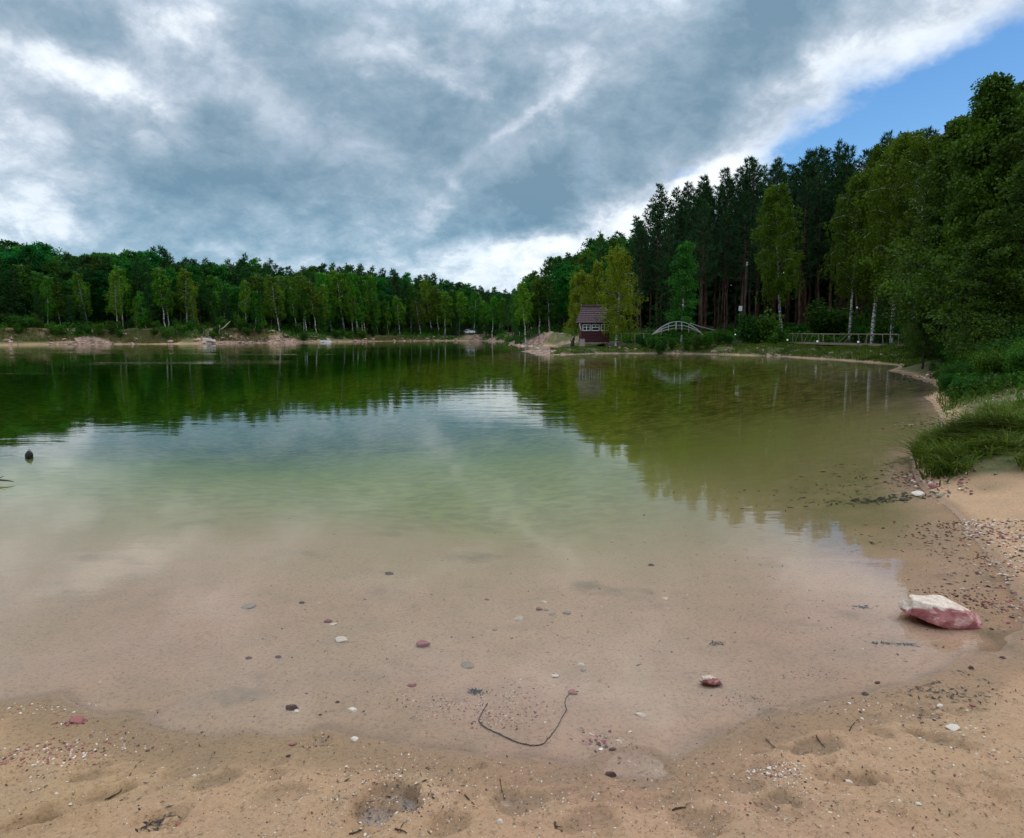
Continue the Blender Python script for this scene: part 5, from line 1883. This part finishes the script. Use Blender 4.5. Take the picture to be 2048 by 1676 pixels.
# ------------------------------------------------------------------ parked car
def build_car(loc, rz, sc_):
    root = tag(link('parked_car', None, None, loc, (0, 0, rz), (sc_, sc_, sc_)), 'small white car parked on the pale clearing of the far shore', 'car')
    pr = [(-2.1, .35), (-2.15, .75), (-2.0, 1.0), (-1.75, 1.08), (-1.25, 1.52), (.35, 1.55), (1.0, 1.08), (1.85, .95), (2.12, .75), (2.15, .38), (1.7, .30), (-1.7, .30)]
    bm = bmesh.new()
    rings = []
    for s_, wd in ((-1, .80), (-.75, .86), (.75, .86), (1, .80)):
        rings.append([bm.verts.new((x, (wd if s_ > 0 else -wd) * (1 if abs(s_) < .9 else 1) * (1 - .22 * max(0, z - 1.0) / .5) * (1.0 if abs(s_) == 1 else .9), z)) for x, z in pr])
    rings = [rings[0], rings[3]]
    n = len(pr)
    for i in range(n):
        bm.faces.new((rings[0][i], rings[0][(i + 1) % n], rings[1][(i + 1) % n], rings[1][i]))
    bm.faces.new(rings[0])
    bm.faces.new(list(reversed(rings[1])))
    for v in [v for v in bm.verts if not v.link_faces]:
        bm.verts.remove(v)
    bmesh.ops.bevel(bm, geom=bm.edges[:], offset=.07, segments=2, affect='EDGES')
    bmesh.ops.recalc_face_normals(bm, faces=bm.faces[:])
    me = bpy.data.meshes.new('body')
    bm.to_mesh(me)
    bm.free()
    me.materials.append(M['carpaint'])
    link('body', me, root)
    for nm, P_ in (('windscreen', [(.42, -.62, 1.50), (.42, .62, 1.50), (.99, .70, 1.12), (.99, -.70, 1.12)]), ('rear_window', [(-1.68, -.66, 1.14), (-1.68, .66, 1.14), (-1.28, .60, 1.48), (-1.28, -.60, 1.48)])):
        q = Q()
        off = np.array([.03 if nm[0] == 'w' else -.035, 0, .03])
        V = np.array(P_) + off
        V2 = V - off * .6
        q.add(np.vstack([V, V2]), [[0, 1, 2, 3], [7, 6, 5, 4], [0, 3, 7, 4], [1, 5, 6, 2], [0, 4, 5, 1], [3, 2, 6, 7]])
        link(nm, q.mesh(nm, M['glass']), root)
    for sy in (-1, 1):
        for xa, xb in ((-.3, .72), (-1.35, -.4)):
            q = Q()
            V = np.array([(xa, sy * .80, 1.10), (xb, sy * .80, 1.10), (min(xb, .30) if xb > 0 else xb, sy * .70, 1.44), (xa + (.15 if xa < -1 else 0), sy * .70, 1.44)])
            V2 = V - np.array([0, sy * .04, 0])
            q.add(np.vstack([V, V2]), [[0, 1, 2, 3], [7, 6, 5, 4], [0, 4, 5, 1], [1, 5, 6, 2], [2, 6, 7, 3], [3, 7, 4, 0]])
            link('side_window', q.mesh('side_window', M['glass']), root)
        for xw_ in (-1.35, 1.35):
            q = Q()
            q.tube([(xw_, sy * .62, .32), (xw_, sy * .84, .32)], .32, 16, cap=True)
            wo_ = link('wheel', q.mesh('tyre', M['blackp'], False), root)
            q = Q()
            q.tube([(xw_, sy * .80, .32), (xw_, sy * .86, .32)], .18, 12, cap=True)
            link('rim', q.mesh('rim', M['whitemetal']), wo_)
        q = Q()
        q.box((2.10, sy * .58, .80), (.12, .34, .16))
        link('headlight', q.mesh('headlight', M['globe']), root)
    return root


M['carpaint'] = plain('white_car_paint', (.78, .79, .80), .25, .02, 2, spec=.5)
cY = 138.0
cx_ = col_at(938, cY)
build_car((cx_, cY, hz(cx_, cY) - .01), R(-48), .66)

# ------------------------------------------------------------------ far bank rocks, boards, fallen trunk, stump
RM = [stone_mesh('rock', 700 + i, (1, .8, .62), M['s_bank'], 3, 9, .10) for i in range(6)]
rocks = []
spots = []
for a, b, n_ in ((0, 60, 9), (95, 140, 5), (228, 285, 13), (330, 350, 3), (385, 470, 18), (480, 590, 26), (600, 690, 18), (700, 760, 8), (770, 960, 14), (1018, 1080, 20), (1085, 1160, 8), (1225, 1290, 14), (1300, 1480, 16), (1500, 1640, 14), (1650, 1800, 8)):
    for i in range(n_):
        spots.append(rs2.uniform(a, b))
for px in spots:
    if px < 1017:
        Y = shoreY(px) + rs2.uniform(-.1, 2.8)
        s_ = rs2.uniform(.25, .95)
    elif px < 1085:
        Y = float(np.interp(px, [1017, 1085], [94, 79])) + rs2.uniform(-3, 2)
        s_ = rs2.uniform(.3, .9)
    else:
        Y = float(np.interp(px, [1085, 1200, 1330, 1560, 1800], [61.5, 60, 59.5, 52.5, 40])) + rs2.uniform(-1.6, 1.0)
        s_ = rs2.uniform(.12, .38)
    x = col_at(px, Y)
    z = hz(x, Y)
    if z < -.25:
        continue
    o = link('rock', rs2.choice(RM), None, (x, Y, z + .08 * s_), (rs2.uniform(-.3, .3), rs2.uniform(-.3, .3), rs2.uniform(0, 6.28)), (s_, s_, s_ * rs2.uniform(.6, 1.0)))
    rocks.append((px, o))
RSEG = [(-1e9, 90, 'at the foot of the slope at the left edge'), (90, 200, 'on the grassy left waterline'), (200, 320, 'in the stony slide left of the white boards'), (320, 380, 'on the low bank left of the white boards'),
        (380, 475, 'around the white boards'), (475, 595, 'on the pink rock bank'), (595, 695, 'above the white plank'), (695, 765, 'under the tallest white trunk'), (765, 1000, 'on the pale beach by the parked car'),
        (1000, 1083, 'at the tip of the rocky knoll'), (1083, 1165, 'on the orange sand point'), (1165, 1296, 'below the hut'), (1296, 1490, 'below the arched footbridge'), (1490, 1645, 'below the left end of the wooden bridge'), (1645, 1e9, 'below the right half of the wooden bridge')]
for a, b, nm in RSEG:
    L_ = sorted([r for r in rocks if a <= r[0] < b], key=lambda r: r[0])
    for i, (px, o) in enumerate(L_):
        o_ = 'only' if len(L_) == 1 else 'leftmost' if i == 0 else 'rightmost' if i == len(L_) - 1 else ORD[min(i, 29)]
        tag(o, f"{o_} pinkish rock {'from the left ' if o_ in ORD else ''}{nm}", 'rock', 'rocks along the far waterline')


def far_box(name, px0, px1, py0, py1, Y, depth, mat, lab, cat, rot=(0, 0, 0)):
    x0_, x1_ = col_at(px0, Y), col_at(px1, Y)
    z1_, z0_ = z_at(py0, Y), z_at(py1, Y)
    q = Q()
    q.box((0, 0, 0), (x1_ - x0_, depth, z1_ - z0_), rot=rot)
    q.box((.05, .02, (z1_ - z0_) * .75), ((x1_ - x0_) * .9, depth * .8, (z1_ - z0_) * .4), rot=rot)
    return tag(link(name, q.mesh(name, mat), None, ((x0_ + x1_) / 2, Y, (z0_ + z1_) / 2)), lab, cat)


far_box('board', 404, 422, 677.6, 679, shoreY(412) + .9, .3, M['white'], 'upper one of two white boards on the left shore rocks', 'board', (0, R(2), 0))
far_box('board', 412, 429, 680, 682.4, shoreY(420) + .4, .3, M['white'], 'lower, thicker one of two white boards on the shore rocks', 'board', (0, R(3), 0))
far_box('block', 405, 410, 681.5, 685.5, shoreY(407) + .2, .4, M['s_pale'], 'pale block at the left foot of the two white boards', 'block')
far_box('plank', 639, 661, 682.0, 684.2, shoreY(650) - .1, .3, M['white'], 'long white plank lying at the waterline under the pink rocks', 'plank')
tY = shoreY(420) + 3.2
q = Q()
tp = [(388, 667, 0), (398, 669, 0), (412, 669.5, .2), (425, 666, .4), (437, 661, .6), (448, 655, .8), (462, 642, 1.2)]
P_ = [(col_at(a, tY + c), tY + c, z_at(b, tY + c)) for a, b, c in tp]
P_ = np.array(P_)
o0 = P_[0].copy()
q.tube(P_ - o0, [.14, .13, .12, .11, .09, .07, .03], 7, cap=True)
q.tube(np.array([(col_at(438, tY + .5), tY + .5, z_at(667, tY)), (col_at(440, tY + .5), tY + .5, z_at(650, tY))]) - o0, [.09, .06], 6)
M['deadwood'] = plain('bleached_wood', (.42, .35, .27), .8, .2, 6)
tag(link('fallen_trunk', q.mesh('fallen_trunk', M['deadwood'], True), None, o0), 'bleached fallen tree trunk with an upright stub on the left shore', 'fallen trunk')
stY = 66
sx_ = col_at(1145, stY)
q = Q()
gz0 = hz(sx_, stY)
q.tube([(0, 0, -.3), (.02, 0, .35), (.12, 0, .75), (.2, 0, 1.0)], [.22, .18, .12, .05], 8, cap=True)
q.tube([(.02, 0, .4), (-.2, 0, .62)], [.1, .04], 6)
tag(link('stump', q.mesh('stump', M['darkbark'], True), None, (sx_, stY, gz0)), 'dark broken tree stump on the bank left of the hut', 'stump')
for px, py0, py1, Y, w_, lab in ((628, 661, 670, 120, .12, 'left one of two pale broken birch stubs above the white plank'), (637, 648, 661, 121, .14, 'taller right one of two pale broken birch stubs')):
    x = col_at(px, Y)
    q = Q()
    q.tube([(0, 0, hz(x, Y) - .2), (0, 0, z_at(py0, Y))], [w_, w_ * .7], 6, cap=True)
    tag(link('birch_stub', q.mesh('birch_stub', M['deadwood'], True), None, (x, Y, 0)), lab, 'tree stub')
# white stones on the sandy point and beside the hut
for px, py, Y, w_, lab in ((1075, 689, 63, .5, 'long white stone on the orange sand point'), (1088, 687.5, 63.5, .28, 'bright white round stone on the sand point'), (1221, 683, 62, .5, 'pinkish-white rock beside the right corner of the hut'),
                           (1251, 696, 60, .4, 'pale rock in the grass right below the hut')):
    x = col_at(px, Y)
    tag(link('rock', SM['pale'][0], None, (x, Y, hz(x, Y) + .08), (0, 0, px), (w_, w_ * .7, w_ * .8)), lab, 'rock', 'rocks along the far waterline')
print('OBJ', len(bpy.data.objects))
